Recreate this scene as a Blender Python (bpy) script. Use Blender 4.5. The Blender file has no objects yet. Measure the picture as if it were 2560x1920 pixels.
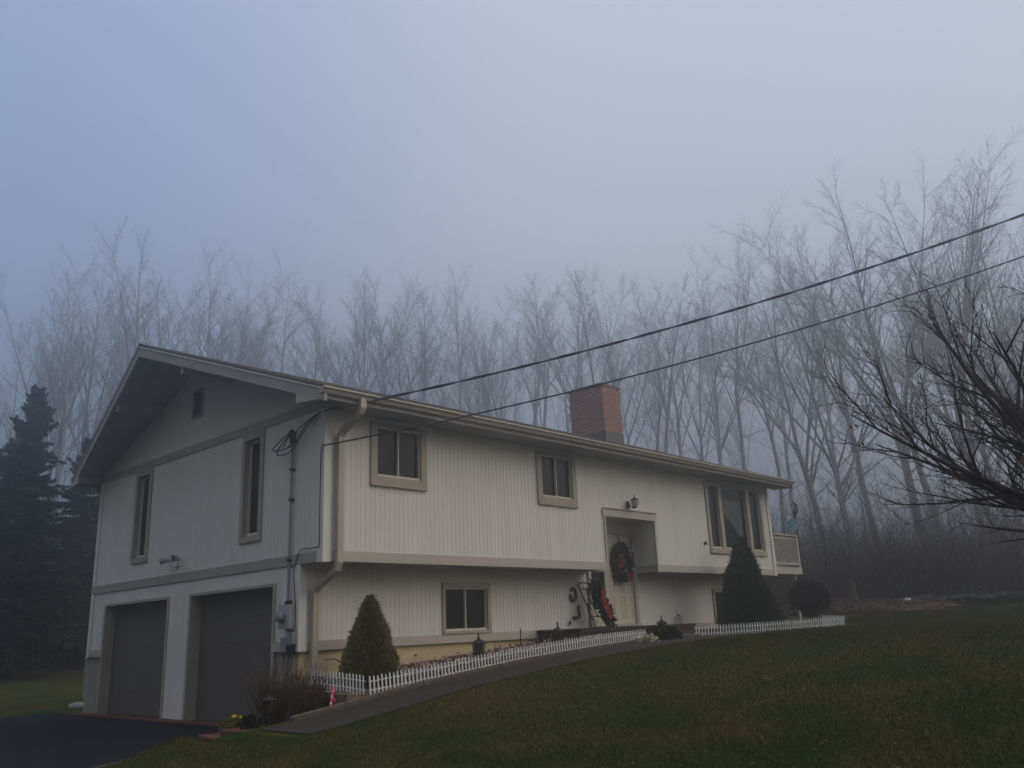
import bpy, math, random
import numpy as np
from mathutils import Vector, Matrix
S = bpy.context.scene
COL = S.collection
R = random.Random(7)

# ---------------------------------------------------------------- camera
CX, CY, CZ = -7.809, -11.939, 1.295
_y, _p, _r = math.radians(47.291), math.radians(16.011), math.radians(-2.518)
FW = Vector((math.sin(_y)*math.cos(_p), math.cos(_y)*math.cos(_p), math.sin(_p)))
_rt = Vector((math.cos(_y), -math.sin(_y), 0)); _up = _rt.cross(FW)
RT = _rt*math.cos(_r)+_up*math.sin(_r); UP = -_rt*math.sin(_r)+_up*math.cos(_r)
cam = bpy.data.cameras.new('camera'); camo = bpy.data.objects.new('camera', cam); COL.objects.link(camo)
m = Matrix((RT, UP, -FW)).transposed().to_4x4(); m.translation = (CX, CY, CZ)
camo.matrix_world = m
cam.sensor_width = 36; cam.lens = 2146.24/2560*36; cam.clip_end = 2000; cam.clip_start = .05
S.camera = camo

# ---------------------------------------------------------------- light, sky, exposure
SUN_AZ, SUN_EL = 140.0, 32.0          # azimuth from +Y towards +X
w = bpy.data.worlds.new('World'); S.world = w; w.use_nodes = True
nt = w.node_tree; nt.nodes.clear(); N = nt.nodes.new; L_ = nt.links.new
out = N('ShaderNodeOutputWorld'); bg = N('ShaderNodeBackground'); L_(bg.outputs[0], out.inputs[0])
sky = N('ShaderNodeTexSky'); sky.sky_type = 'NISHITA'; sky.sun_disc = False
sky.sun_elevation = math.radians(SUN_EL); sky.sun_rotation = math.radians(SUN_AZ)
sky.air_density = 1.6; sky.dust_density = 2.5; sky.ozone_density = 2
tc = N('ShaderNodeTexCoord')
def dirvec(az, el): return Vector((math.sin(math.radians(az))*math.cos(math.radians(el)), math.cos(math.radians(az))*math.cos(math.radians(el)), math.sin(math.radians(el))))
noi = N('ShaderNodeTexNoise'); noi.inputs['Scale'].default_value = 1.7; noi.inputs['Detail'].default_value = 3; noi.inputs['Roughness'].default_value = .45
L_(tc.outputs['Generated'], noi.inputs['Vector'])
def weight(az, el, lo, hi, amp):
    d_ = N('ShaderNodeVectorMath'); d_.operation = 'DOT_PRODUCT'; d_.inputs[1].default_value = dirvec(az, el); L_(tc.outputs['Generated'], d_.inputs[0])
    ma = N('ShaderNodeMath'); ma.operation = 'MULTIPLY_ADD'; ma.inputs[1].default_value = amp; L_(noi.outputs['Fac'], ma.inputs[0]); L_(d_.outputs['Value'], ma.inputs[2])
    mr = N('ShaderNodeMapRange'); mr.interpolation_type = 'SMOOTHSTEP'; mr.inputs['From Min'].default_value = lo+amp*.5; mr.inputs['From Max'].default_value = hi+amp*.5; L_(ma.outputs[0], mr.inputs[0]); return mr
def cmix(f, a_, b_):
    q = N('ShaderNodeMix'); q.data_type = 'RGBA'
    if isinstance(f, float): q.inputs['Factor'].default_value = f
    else: L_(f.outputs[0], q.inputs['Factor'])
    for k_, v_ in (('A', a_), ('B', b_)):
        if isinstance(v_, tuple): q.inputs[k_].default_value = (*v_, 1)
        else: L_(v_, q.inputs[k_])
    return q.outputs['Result']
BS = .085
SC = lambda c: tuple(x/BS for x in c)
GREY, BLUE, BRIGHT = (.56, .565, .58), (.27, .40, .63), (.57, .63, .75)
c1 = cmix(weight(98, 52, -.35, 1.0, .22), SC(GREY), SC(BRIGHT))
c2_ = cmix(weight(0, 24, .66, 1.08, .16), c1, SC(BLUE))
sz = N('ShaderNodeSeparateXYZ'); L_(tc.outputs['Generated'], sz.inputs[0])
def low(hi, mn):
    q = N('ShaderNodeMapRange'); q.interpolation_type = 'SMOOTHSTEP'; q.inputs['From Min'].default_value = .0; q.inputs['From Max'].default_value = hi; q.inputs['To Min'].default_value = mn; L_(sz.outputs[2], q.inputs[0]); return q
# dark woods stand round the whole garden: they close off the lowest sky, higher up behind the camera where they are near
lowr = N('ShaderNodeMix'); lowr.data_type = 'FLOAT'; L_(weight(55, 10, -.1, .75, 0).outputs[0], lowr.inputs[0]); L_(low(.68, .06).outputs[0], lowr.inputs[2]); L_(low(.26, .3).outputs[0], lowr.inputs[3])
lowm = N('ShaderNodeVectorMath'); lowm.operation = 'MULTIPLY'; L_(cmix(.12, c2_, sky.outputs[0]), lowm.inputs[0]); L_(lowr.outputs[0], lowm.inputs[1])
zen = N('ShaderNodeMapRange'); zen.interpolation_type = 'SMOOTHSTEP'; zen.inputs['From Min'].default_value = .68; zen.inputs['From Max'].default_value = .95; zen.inputs['To Min'].default_value = 1; zen.inputs['To Max'].default_value = 2.5; L_(sz.outputs[2], zen.inputs[0])   # an overcast sky is brightest overhead
zm = N('ShaderNodeVectorMath'); zm.operation = 'MULTIPLY'; L_(lowm.outputs[0], zm.inputs[0]); L_(zen.outputs[0], zm.inputs[1]); L_(zm.outputs[0], bg.inputs[0]); bg.inputs[1].default_value = BS
sl = bpy.data.lights.new('sun', 'SUN'); sl.energy = 1.7; sl.angle = math.radians(50); sl.color = (1, .84, .64)
so = bpy.data.objects.new('sun', sl); COL.objects.link(so)
a, b = math.radians(SUN_AZ), math.radians(SUN_EL)
so.rotation_euler = Vector((math.sin(a)*math.cos(b), math.cos(a)*math.cos(b), math.sin(b))).to_track_quat('Z', 'Y').to_euler()
S.view_settings.view_transform = 'Standard'; S.view_settings.look = 'None'
S.view_settings.exposure = 0; S.view_settings.gamma = 1
S.cycles.volume_bounces = 1
S.cycles.max_bounces = 6

# ---------------------------------------------------------------- materials
def mat(name, col, rough=.8, col2=None, scale=6, bump=0, bscale=60, metal=0, spec=.3, stretch=None, detail=5, contrast=.5):
    M = bpy.data.materials.new(name); M.use_nodes = True
    t = M.node_tree; n = t.nodes; b = n['Principled BSDF']
    b.inputs['Roughness'].default_value = rough; b.inputs['Metallic'].default_value = metal
    b.inputs['Specular IOR Level'].default_value = spec
    b.inputs['Base Color'].default_value = (*col, 1)
    tcn = n.new('ShaderNodeTexCoord'); src = tcn.outputs['Object']
    if stretch:
        mp = n.new('ShaderNodeMapping'); mp.inputs['Scale'].default_value = stretch
        t.links.new(src, mp.inputs[0]); src = mp.outputs[0]
    if col2:
        no = n.new('ShaderNodeTexNoise'); no.inputs['Scale'].default_value = scale; no.inputs['Detail'].default_value = detail
        no.inputs['Roughness'].default_value = .6
        t.links.new(src, no.inputs['Vector'])
        rp = n.new('ShaderNodeValToRGB'); rp.color_ramp.elements[0].color = (*col, 1); rp.color_ramp.elements[1].color = (*col2, 1)
        rp.color_ramp.elements[0].position = .5-contrast*.3; rp.color_ramp.elements[1].position = .5+contrast*.3
        t.links.new(no.outputs['Fac'], rp.inputs[0]); t.links.new(rp.outputs[0], b.inputs['Base Color'])
    if bump:
        n2 = n.new('ShaderNodeTexNoise'); n2.inputs['Scale'].default_value = bscale; n2.inputs['Detail'].default_value = 6
        t.links.new(src, n2.inputs['Vector'])
        bp = n.new('ShaderNodeBump'); bp.inputs['Strength'].default_value = bump; bp.inputs['Distance'].default_value = .02
        t.links.new(n2.outputs['Fac'], bp.inputs['Height']); t.links.new(bp.outputs[0], b.inputs['Normal'])
    return M
def brickmat(name, c1, c2, mortar, bw=.2, bh=.067, top=False):
    M = bpy.data.materials.new(name); M.use_nodes = True
    t = M.node_tree; n = t.nodes; b = n['Principled BSDF']; lk = t.links.new
    b.inputs['Roughness'].default_value = .9; b.inputs['Specular IOR Level'].default_value = .15
    tcn = n.new('ShaderNodeTexCoord'); sp = n.new('ShaderNodeSeparateXYZ'); lk(tcn.outputs['Object'], sp.inputs[0])
    ad = n.new('ShaderNodeMath'); lk(sp.outputs[0], ad.inputs[0]); lk(sp.outputs[1], ad.inputs[1])
    cb = n.new('ShaderNodeCombineXYZ'); lk(ad.outputs[0], cb.inputs[0]); lk(sp.outputs[2], cb.inputs[1])
    br = n.new('ShaderNodeTexBrick'); lk(cb.outputs[0], br.inputs['Vector'])
    br.inputs['Scale'].default_value = 1; br.inputs['Brick Width'].default_value = bw; br.inputs['Row Height'].default_value = bh
    br.inputs['Mortar Size'].default_value = .012; br.inputs['Mortar Smooth'].default_value = .3
    br.inputs['Color1'].default_value = (*c1, 1); br.inputs['Color2'].default_value = (*c2, 1); br.inputs['Mortar'].default_value = (*mortar, 1)
    no = n.new('ShaderNodeTexNoise'); no.inputs['Scale'].default_value = 5; no.inputs['Detail'].default_value = 5; lk(tcn.outputs['Object'], no.inputs['Vector'])
    mr = n.new('ShaderNodeMapRange'); mr.inputs['To Min'].default_value = .55; mr.inputs['To Max'].default_value = 1.35; lk(no.outputs['Fac'], mr.inputs[0])
    mu = n.new('ShaderNodeVectorMath'); mu.operation = 'MULTIPLY'; lk(br.outputs['Color'], mu.inputs[0]); lk(mr.outputs[0], mu.inputs[1])
    lk(mu.outputs[0], b.inputs['Base Color'])
    bp = n.new('ShaderNodeBump'); bp.inputs['Strength'].default_value = .8; bp.inputs['Distance'].default_value = .012; bp.invert = True
    lk(br.outputs['Fac'], bp.inputs['Height']); lk(bp.outputs[0], b.inputs['Normal'])
    return M
M = {}
M['siding'] = mat('siding paint', (.62, .60, .555), .75, (.74, .72, .68), 3.5, .25, 90, stretch=(1, 1, .12), contrast=1)
M['trim'] = mat('beige trim paint', (.42, .385, .34), .7, (.47, .43, .38), 4, .15, 60, stretch=(1, 1, .4), contrast=1)
M['wintrim'] = mat('tan window trim paint', (.34, .30, .245), .7, (.40, .355, .295), 4, .15, 60)
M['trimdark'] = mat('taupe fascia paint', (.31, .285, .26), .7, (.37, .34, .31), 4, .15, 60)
M['sash'] = mat('cream vinyl', (.62, .58, .49), .5)
M['soffit'] = mat('soffit board', (.28, .26, .24), .8, (.33, .305, .28), 2, .1, 30)
M['gutter'] = mat('beige aluminium', (.40, .35, .29), .45, (.45, .40, .335), 2)
M['drip'] = mat('pale drip edge', (.6, .62, .62), .5)
M['garage'] = mat('taupe garage door', (.105, .092, .084), .6, (.12, .105, .094), 3, .1, 40)
M['found'] = mat('yellowish parging', (.45, .36, .2), .9, (.6, .5, .31), 3.5, .6, 14, contrast=1.2)
M['foundgrey'] = mat('grey parging', (.24, .22, .2), .9, (.31, .29, .26), 3, .5, 14)
M['glass'] = mat('dark window glass', (.009, .009, .011), .04, spec=.12)
M['dark'] = mat('black painted metal', (.02, .018, .018), .5)
M['bronze'] = mat('rusty brown metal', (.07, .035, .022), .6, (.03, .02, .018), 12)
M['cable'] = mat('black cable', (.012, .012, .013), .6)
M['galv'] = mat('grey galvanised metal', (.3, .31, .33), .5, (.24, .25, .27), 8, metal=.2)
M['meterbox'] = mat('grey enamel', (.42, .42, .41), .5, (.36, .36, .35), 9)
M['door'] = mat('cream door paint', (.55, .5, .41), .55)
M['brick'] = brickmat('red chimney brick', (.33, .125, .08), (.17, .06, .048), (.40, .33, .28), .22, .08)
M['stoop'] = brickmat('dark stoop brick', (.13, .07, .05), (.09, .05, .04), (.13, .11, .1))
M['lead'] = mat('lead flashing', (.07, .07, .08), .6, (.11, .11, .12), 6)
M['white'] = mat('white plastic', (.72, .74, .73), .5, (.6, .61, .6), 20)
M['asphalt'] = mat('damp asphalt', (.006, .006, .010), .8, (.011, .011, .016), 30, .5, 200, spec=.12)
M['walk'] = mat('brown stained concrete', (.016, .011, .008), .85, (.040, .029, .022), 2.5, .5, 60, contrast=1.2)
M['kerb'] = mat('mossy concrete kerb', (.07, .055, .042), .9, (.14, .11, .085), 9, .8, 25, contrast=1.3)
M['mulch'] = mat('leaf mulch', (.05, .028, .018), .95, (.16, .09, .055), 40, 1, 80, contrast=1.5)
M['redbrick'] = mat('red brick edging', (.17, .06, .045), .9, (.10, .04, .03), 7, .6, 30)
M['timber'] = mat('dark retaining timber', (.035, .022, .018), .9, (.07, .045, .035), 5, .5, 30, stretch=(1, .2, 1))
M['timbertop'] = mat('weathered retaining cap', (.10, .075, .055), .9, (.2, .16, .11), 5, .5, 30)
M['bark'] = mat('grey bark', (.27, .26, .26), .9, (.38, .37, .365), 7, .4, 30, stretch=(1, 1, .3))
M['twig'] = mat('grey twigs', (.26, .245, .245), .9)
M['darkbark'] = mat('wet dark bark', (.016, .010, .009), .8, (.034, .02, .018), 12, .4, 60)
M['redleaf'] = mat('dry red leaf', (.12, .028, .018), .8, (.2, .07, .03), 3)
M['needle'] = mat('spruce needles', (.022, .034, .018), .9, (.045, .062, .034), 1.5, contrast=1.5)
M['conif'] = mat('yellowish dwarf conifer', (.075, .075, .024), .85, (.25, .205, .07), 9, contrast=1.5)
M['conifdark'] = mat('deep green dwarf conifer', (.02, .027, .010), .85, (.065, .07, .026), 7, contrast=1.5)
M['evergreen'] = mat('low evergreen', (.015, .018, .009), .85, (.035, .038, .017), 5)
M['redbush'] = mat('dark maroon hedge', (.022, .012, .011), .9, (.05, .022, .018), 4, contrast=1.4)
M['twigbrown'] = mat('brown dead stems', (.075, .045, .032), .9, (.12, .075, .05), 9)
M['berry'] = mat('red velvet', (.2, .01, .022), .6)
M['gold'] = mat('gold bauble', (.6, .4, .12), .3, metal=.5)
M['pink'] = mat('pink candy stripe', (.55, .02, .09), .5)
M['pinkpale'] = mat('pale candy stripe', (.65, .35, .42), .5)
M['blue'] = mat('pale blue metal', (.2, .36, .44), .5, (.3, .48, .56), 8)
M['yellow'] = mat('yellow flower', (.6, .4, .05), .7)
M['cream'] = mat('cream petals', (.5, .46, .33), .8)
M['stone'] = mat('pale stone', (.3, .29, .27), .9, (.2, .19, .17), 8, .6, 20)
M['darkstone'] = mat('dark field stone', (.03, .028, .028), .95, (.06, .055, .05), 6, .8, 12)
M['stump'] = mat('pale stump wood', (.17, .13, .09), .9, (.11, .08, .06), 8, .5, 30)
M['amber'] = mat('smoky lamp glass', (.05, .04, .03), .2, spec=.6)
M['bulb'] = mat('white lamp glass', (.6, .6, .58), .2)

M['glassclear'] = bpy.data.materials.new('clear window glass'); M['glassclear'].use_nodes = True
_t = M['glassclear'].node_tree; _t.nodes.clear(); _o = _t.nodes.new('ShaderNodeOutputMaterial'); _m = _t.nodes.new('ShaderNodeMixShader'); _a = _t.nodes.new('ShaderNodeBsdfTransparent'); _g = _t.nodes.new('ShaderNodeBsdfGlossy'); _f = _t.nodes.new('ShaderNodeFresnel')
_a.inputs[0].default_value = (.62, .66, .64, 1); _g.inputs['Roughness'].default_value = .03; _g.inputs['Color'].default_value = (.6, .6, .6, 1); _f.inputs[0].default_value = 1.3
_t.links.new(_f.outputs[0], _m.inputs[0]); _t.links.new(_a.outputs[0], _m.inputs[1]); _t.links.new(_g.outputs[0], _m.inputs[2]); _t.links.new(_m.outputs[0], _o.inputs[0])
M['sky_reflection'] = mat('pale green grey drape', (.42, .46, .43), .9, (.5, .53, .5), 5)  # colour of the sky reflected in the big window's middle pane
M['room'] = mat('dim room', (.05, .045, .04), .9)

# ---------------------------------------------------------------- mesh helpers
class MB:
    def __init__(s): s.v = []; s.f = []
    def quad(s, *p):
        i = len(s.v); s.v += [tuple(q) for q in p]; s.f.append(tuple(range(i, i+len(p)))); return s
    def hexa(s, b, t):
        i = len(s.v); s.v += [tuple(q) for q in b]+[tuple(q) for q in t]; n = len(b)
        s.f.append(tuple(reversed(range(i, i+n)))); s.f.append(tuple(range(i+n, i+2*n)))
        for k in range(n): s.f.append((i+k, i+(k+1) % n, i+n+(k+1) % n, i+n+k))
        return s
    def box(s, x0, x1, y0, y1, z0, z1):
        return s.hexa([(x0, y0, z0), (x1, y0, z0), (x1, y1, z0), (x0, y1, z0)], [(x0, y0, z1), (x1, y0, z1), (x1, y1, z1), (x0, y1, z1)])
    def tube(s, pts, r, n=8, cap=True):
        pts = [Vector(p) for p in pts]; rs = r if isinstance(r, (list, tuple)) else [r]*len(pts)
        d = (pts[1]-pts[0]).normalized(); a = d.orthogonal().normalized(); base = len(s.v)
        for k, p in enumerate(pts):
            if k == 0: t = pts[1]-pts[0]
            elif k == len(pts)-1: t = pts[-1]-pts[-2]
            else: t = pts[k+1]-pts[k-1]
            t.normalize(); a = (a-t*a.dot(t)); a = a.normalized() if a.length > 1e-6 else t.orthogonal().normalized(); bb = t.cross(a)
            for j in range(n):
                th = 2*math.pi*j/n; s.v.append(tuple(p+a*(rs[k]*math.cos(th))+bb*(rs[k]*math.sin(th))))
        for k in range(len(pts)-1):
            for j in range(n):
                i0 = base+k*n+j; i1 = base+k*n+(j+1) % n; s.f.append((i0, i1, i1+n, i0+n))
        if cap:
            s.f.append(tuple(reversed(range(base, base+n)))); e = base+(len(pts)-1)*n; s.f.append(tuple(range(e, e+n)))
        return s
    def ball(s, c, rx, ry=None, rz=None, n=10, m_=6, jit=0):
        ry = ry or rx; rz = rz or rx; base = len(s.v)
        for i in range(m_+1):
            ph = math.pi*i/m_
            for j in range(n):
                th = 2*math.pi*j/n; q = 1+R.uniform(-jit, jit)
                s.v.append((c[0]+rx*q*math.sin(ph)*math.cos(th), c[1]+ry*q*math.sin(ph)*math.sin(th), c[2]+rz*q*math.cos(ph)))
        for i in range(m_):
            for j in range(n):
                s.f.append((base+i*n+j, base+(i+1)*n+j, base+(i+1)*n+(j+1) % n, base+i*n+(j+1) % n))
        return s
    def build(s, name, m_, parent=None, smooth=False, base=None):
        me = bpy.data.meshes.new(name)
        o = bpy.data.objects.new(name, me)
        top = parent
        off = Vector((0, 0, 0))
        if base is not None: off = Vector(base); o.location = off
        elif parent is not None:
            off = Vector(parent.get('_w', (0, 0, 0)))
        vs = [(v[0]-off[0], v[1]-off[1], v[2]-off[2]) for v in s.v]
        me.from_pydata(vs, [], s.f); me.materials.append(M[m_] if isinstance(m_, str) else m_)
        if smooth: me.polygons.foreach_set('use_smooth', [True]*len(me.polygons))
        me.update()
        COL.objects.link(o); o.parent = parent
        o['_w'] = tuple(off)
        return o
def thing(name, label, cat, loc, group=None):
    o = bpy.data.objects.new(name, None); COL.objects.link(o); o.location = loc; o['_w'] = tuple(loc)
    o.empty_display_size = .2
    return tag(o, label, cat, group)
def tag(o, label=None, cat=None, group=None, kind=None):
    if label: o['label'] = label
    if cat: o['category'] = cat
    if group: o['group'] = group
    if kind: o['kind'] = kind
    return o
def lerp(a, b, t): return a+(b-a)*t
def interp(x, pts):
    if x <= pts[0][0]: return pts[0][1]
    for (x0, y0), (x1, y1) in zip(pts, pts[1:]):
        if x <= x1: return y0+(y1-y0)*(x-x0)/(x1-x0)
    return pts[-1][1]
def sst(a, b, x):
    t = min(1, max(0, (x-a)/(b-a))); return t*t*(3-2*t)

# ---------------------------------------------------------------- terrain
FP = [(-40, -1.6), (-15, -.55), (-7.8, -.22), (-4, -.06), (-3, -.01), (-1.5, .21), (0, .40), (.5, .47), (1.5, .585), (3.5, .765), (5.5, .89), (7, .955), (9.5, .995), (13, 1.05), (17, 1.13), (24, 1.35), (32, 1.5), (60, 1.9)]
def drive_edge(x): return -.02-.46*(-1.4-x) if x < -1.4 else (-.02)
def hill(x, y):
    d = math.hypot(x-CX, y-CY)
    az = math.degrees(math.atan2(x-CX, y-CY))
    h = 0
    d0 = 31 if az > 50 else 40
    h = max(0, d-d0)*.04 + max(0, d-50)*.03
    return min(h, 4.5)
def hback(x, y):
    return interp(y, [(-5, 0), (9, 0), (20, .35), (40, .95), (60, 1.3)])
def front(x, y): return interp(x, FP)
def ground(x, y):
    f = front(x, y)
    if y < -1.6:
        z = f
        if x < -2.0 and y > drive_edge(x): z = -.03
    elif x >= 0:
        if y <= 0: z = f+.02+(y+1.6)/1.6*lerp(.2, .12, min(1, x/3)) if x < 14.9 else f
        else:
            t = sst(14.9, 18, x)
            z = lerp(hback(x, y), f, t) if y < 40 else hback(x, y)
            z = max(z, f*sst(14, 20, x)) if x > 14 else z
    else:
        t = sst(-1.6, .5, y)
        z = lerp(f, -.03, t) if x > -1.5 else -.03
        if y > 9: z = lerp(-.03, hback(x, y), sst(9, 11, y))
        if x < -2.0 and y < drive_edge(x): z = f
    # drive approach
    if x < -.25 and y > drive_edge(x)-.05 and y < 9.3 and (x < -1.3 or y > .45): z = min(z, -.05+.012*x)
    return z+hill(x, y)
def sheet(xs, ys, hf, name, m_, kind='structure', mask=None):
    v = []; idx = {}; f = []
    for i, x in enumerate(xs):
        for j, y in enumerate(ys): idx[i, j] = len(v); v.append((x, y, hf(x, y)))
    for i in range(len(xs)-1):
        for j in range(len(ys)-1): f.append((idx[i, j], idx[i+1, j], idx[i+1, j+1], idx[i, j+1]))
    b = MB(); b.v = v; b.f = f; o = b.build(name, m_, smooth=True); tag(o, kind=kind); return o
def axis(lo, hi, fine0, fine1, step, grow=1.25):
    a = [fine0]
    while a[-1] < fine1: a.append(a[-1]+step)
    st = step; u = a[-1]
    while u < hi: st *= grow; u = min(hi, u+st); a.append(u)
    st = step; u = a[0]; pre = []
    while u > lo: st *= grow; u = max(lo, u-st); pre.append(u)
    return pre[::-1]+a
# lawn/forest floor material driven by position: grass near, brown leaf litter in the wood
G = bpy.data.materials.new('lawn and woodland floor'); G.use_nodes = True
t = G.node_tree; n = t.nodes; lk = t.links.new; bs = n['Principled BSDF']; bs.inputs['Roughness'].default_value = .95; bs.inputs['Specular IOR Level'].default_value = .1
geo = n.new('ShaderNodeNewGeometry')
def tnoise(sc, det=5, rg=.6):
    q = n.new('ShaderNodeTexNoise'); q.inputs['Scale'].default_value = sc; q.inputs['Detail'].default_value = det; q.inputs['Roughness'].default_value = rg
    lk(geo.outputs['Position'], q.inputs['Vector']); return q
n1 = tnoise(.9); n2 = tnoise(14); n3 = tnoise(3)
r1 = n.new('ShaderNodeValToRGB'); r1.color_ramp.elements[0].color = (.018, .036, .004, 1); r1.color_ramp.elements[1].color = (.062, .044, .008, 1)
r1.color_ramp.elements[0].position = .40; r1.color_ramp.elements[1].position = .60; lk(n1.outputs['Fac'], r1.inputs[0])
r2 = n.new('ShaderNodeValToRGB'); r2.color_ramp.elements[0].color = (.45, .45, .45, 1); r2.color_ramp.elements[1].color = (1.5, 1.5, 1.5, 1)
r2.color_ramp.elements[0].position = .3; r2.color_ramp.elements[1].position = .7; lk(n2.outputs['Fac'], r2.inputs[0])
mu = n.new('ShaderNodeVectorMath'); mu.operation = 'MULTIPLY'; lk(r1.outputs[0], mu.inputs[0]); lk(r2.outputs[0], mu.inputs[1])
litter = n.new('ShaderNodeValToRGB'); litter.color_ramp.elements[0].color = (.028, .019, .015, 1); litter.color_ramp.elements[1].color = (.075, .045, .033, 1); lk(n3.outputs['Fac'], litter.inputs[0])
dist = n.new('ShaderNodeVectorMath'); dist.operation = 'DISTANCE'; lk(geo.outputs['Position'], dist.inputs[0]); dist.inputs[1].default_value = (CX, CY, CZ)
mrr = n.new('ShaderNodeMapRange'); mrr.inputs['From Min'].default_value = 34; mrr.inputs['From Max'].default_value = 37
lk(dist.outputs['Value'], mrr.inputs[0])
mxx = n.new('ShaderNodeMix'); mxx.data_type = 'RGBA'; lk(mrr.outputs[0], mxx.inputs['Factor']); lk(mu.outputs[0], mxx.inputs['A']); lk(litter.outputs[0], mxx.inputs['B'])
lk(mxx.outputs['Result'], bs.inputs['Base Color'])
bp = n.new('ShaderNodeBump'); bp.inputs['Strength'].default_value = .8; bp.inputs['Distance'].default_value = .05; lk(n2.outputs['Fac'], bp.inputs['Height']); lk(bp.outputs[0], bs.inputs['Normal'])
xs = axis(-130, 150, -12, 30, .3, 1.18); ys = axis(-130, 150, -14, 12, .3, 1.18)
grd = sheet(xs, ys, ground, 'ground', G)
# driveway
b = MB(); NX = 40
xsd = [-.3, -.6, -1.0, -1.3]+[-1.4-.5*i for i in range(60)]
for xa, xb in zip(xsd, xsd[1:]):
    ya, yb = (drive_edge(xa) if xa < -1.35 else .45), (drive_edge(xb) if xb < -1.35 else .45)
    if xa > -1.35 >= xb: yb = .45
    za, zb = .012*xa, .012*xb
    b.quad((xb, yb, zb), (xa, ya, za), (xa, 9.2, za), (xb, 9.2, zb))
tag(b.build('driveway', 'asphalt'), kind='structure')
# pale edge strip of the driveway
b = MB()
for i in range(30):
    xa = -1.45-.5*i; xb = xa-.5
    ya, yb = drive_edge(xa), drive_edge(xb)
    b.hexa([(xb, yb-.07, .012*xb-.06), (xa, ya-.07, .012*xa-.06), (xa, ya, .012*xa-.06), (xb, yb, .012*xb-.06)], [(xb, yb-.07, .012*xb+.015), (xa, ya-.07, .012*xa+.015), (xa, ya, .012*xa+.015), (xb, yb, .012*xb+.015)])
tag(b.build('driveway_edge', 'kerb'), kind='structure')
# path
b = MB(); xp = [-1.55+.35*i for i in range(34)]
def pz(x): return front(x, -2)+.02
for ii, (xa, xb) in enumerate(zip(xp, xp[1:])):
    if ii % 4 == 3: xb -= .014
    b.hexa([(xa, -2.72, pz(xa)-.12), (xb, -2.72, pz(xb)-.12), (xb, -1.62, pz(xb)-.12), (xa, -1.62, pz(xa)-.12)], [(xa, -2.72, pz(xa)), (xb, -2.72, pz(xb)), (xb, -1.62, pz(xb)), (xa, -1.62, pz(xa))])
tag(b.build('path', 'walk'), kind='structure')
# lower landing where the path meets the drive
b = MB(); b.hexa([(-1.62, -2.3, -.08), (-1.2, -2.5, -.08), (-.9, -.1, -.08), (-1.3, -.1, -.08)], [(-1.62, -2.3, .19), (-1.2, -2.5, .2), (-.9, -.1, .14), (-1.3, -.1, .13)])
tag(b.build('path_step', 'redbrick'), kind='structure')
b = MB(); b.hexa([(-1.95, -1.5, -.08), (-1.3, -1.6, -.08), (-.95, .42, -.08), (-1.35, .42, -.08)], [(-1.8, -1.5, .06), (-1.3, -1.6, .06), (-.95, .42, .05), (-1.35, .42, .05)])
tag(b.build('path_step', 'redbrick'), kind='structure')
b = MB()
for i in range(38):
    xa = -1.1+.28*i; xb = xa+.27; j = R.uniform(-.015, .015)
    b.hexa([(xa, -1.62+j, pz(xa)-.1), (xb, -1.62+j, pz(xb)-.1), (xb, -1.5+j, pz(xb)-.1), (xa, -1.5+j, pz(xa)-.1)], [(xa, -1.62+j, pz(xa)+.05), (xb, -1.62+j, pz(xb)+.05), (xb, -1.5+j, pz(xb)+.05), (xa, -1.5+j, pz(xa)+.05)])
tag(b.build('path_kerb', 'kerb'), kind='structure')
# garage apron of red bricks
b = MB(); y = .5
while y < 7.6:
    b.box(-.26+R.uniform(-.01, .01), -.03, y, y+.092, -.06, .02+R.uniform(-.004, .004)); y += .1
tag(b.build('brick_apron', 'redbrick'), kind='structure')
# planting bed mulch sheet
b = MB(); nx, ny = 60, 8
for i in range(nx):
    for j in range(ny):
        x0, x1 = .05+9.2*i/nx, .05+9.2*(i+1)/nx; y0, y1 = -1.5+1.48*j/ny, -1.5+1.48*(j+1)/ny
        g = lambda x, y: ground(x, y)+.02+.015*math.sin(x*9)*math.sin(y*11)
        b.quad((x0, y0, g(x0, y0)), (x1, y0, g(x1, y0)), (x1, y1, g(x1, y1)), (x0, y1, g(x0, y1)))
tag(b.build('flower_bed', 'mulch'), kind='structure')

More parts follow.
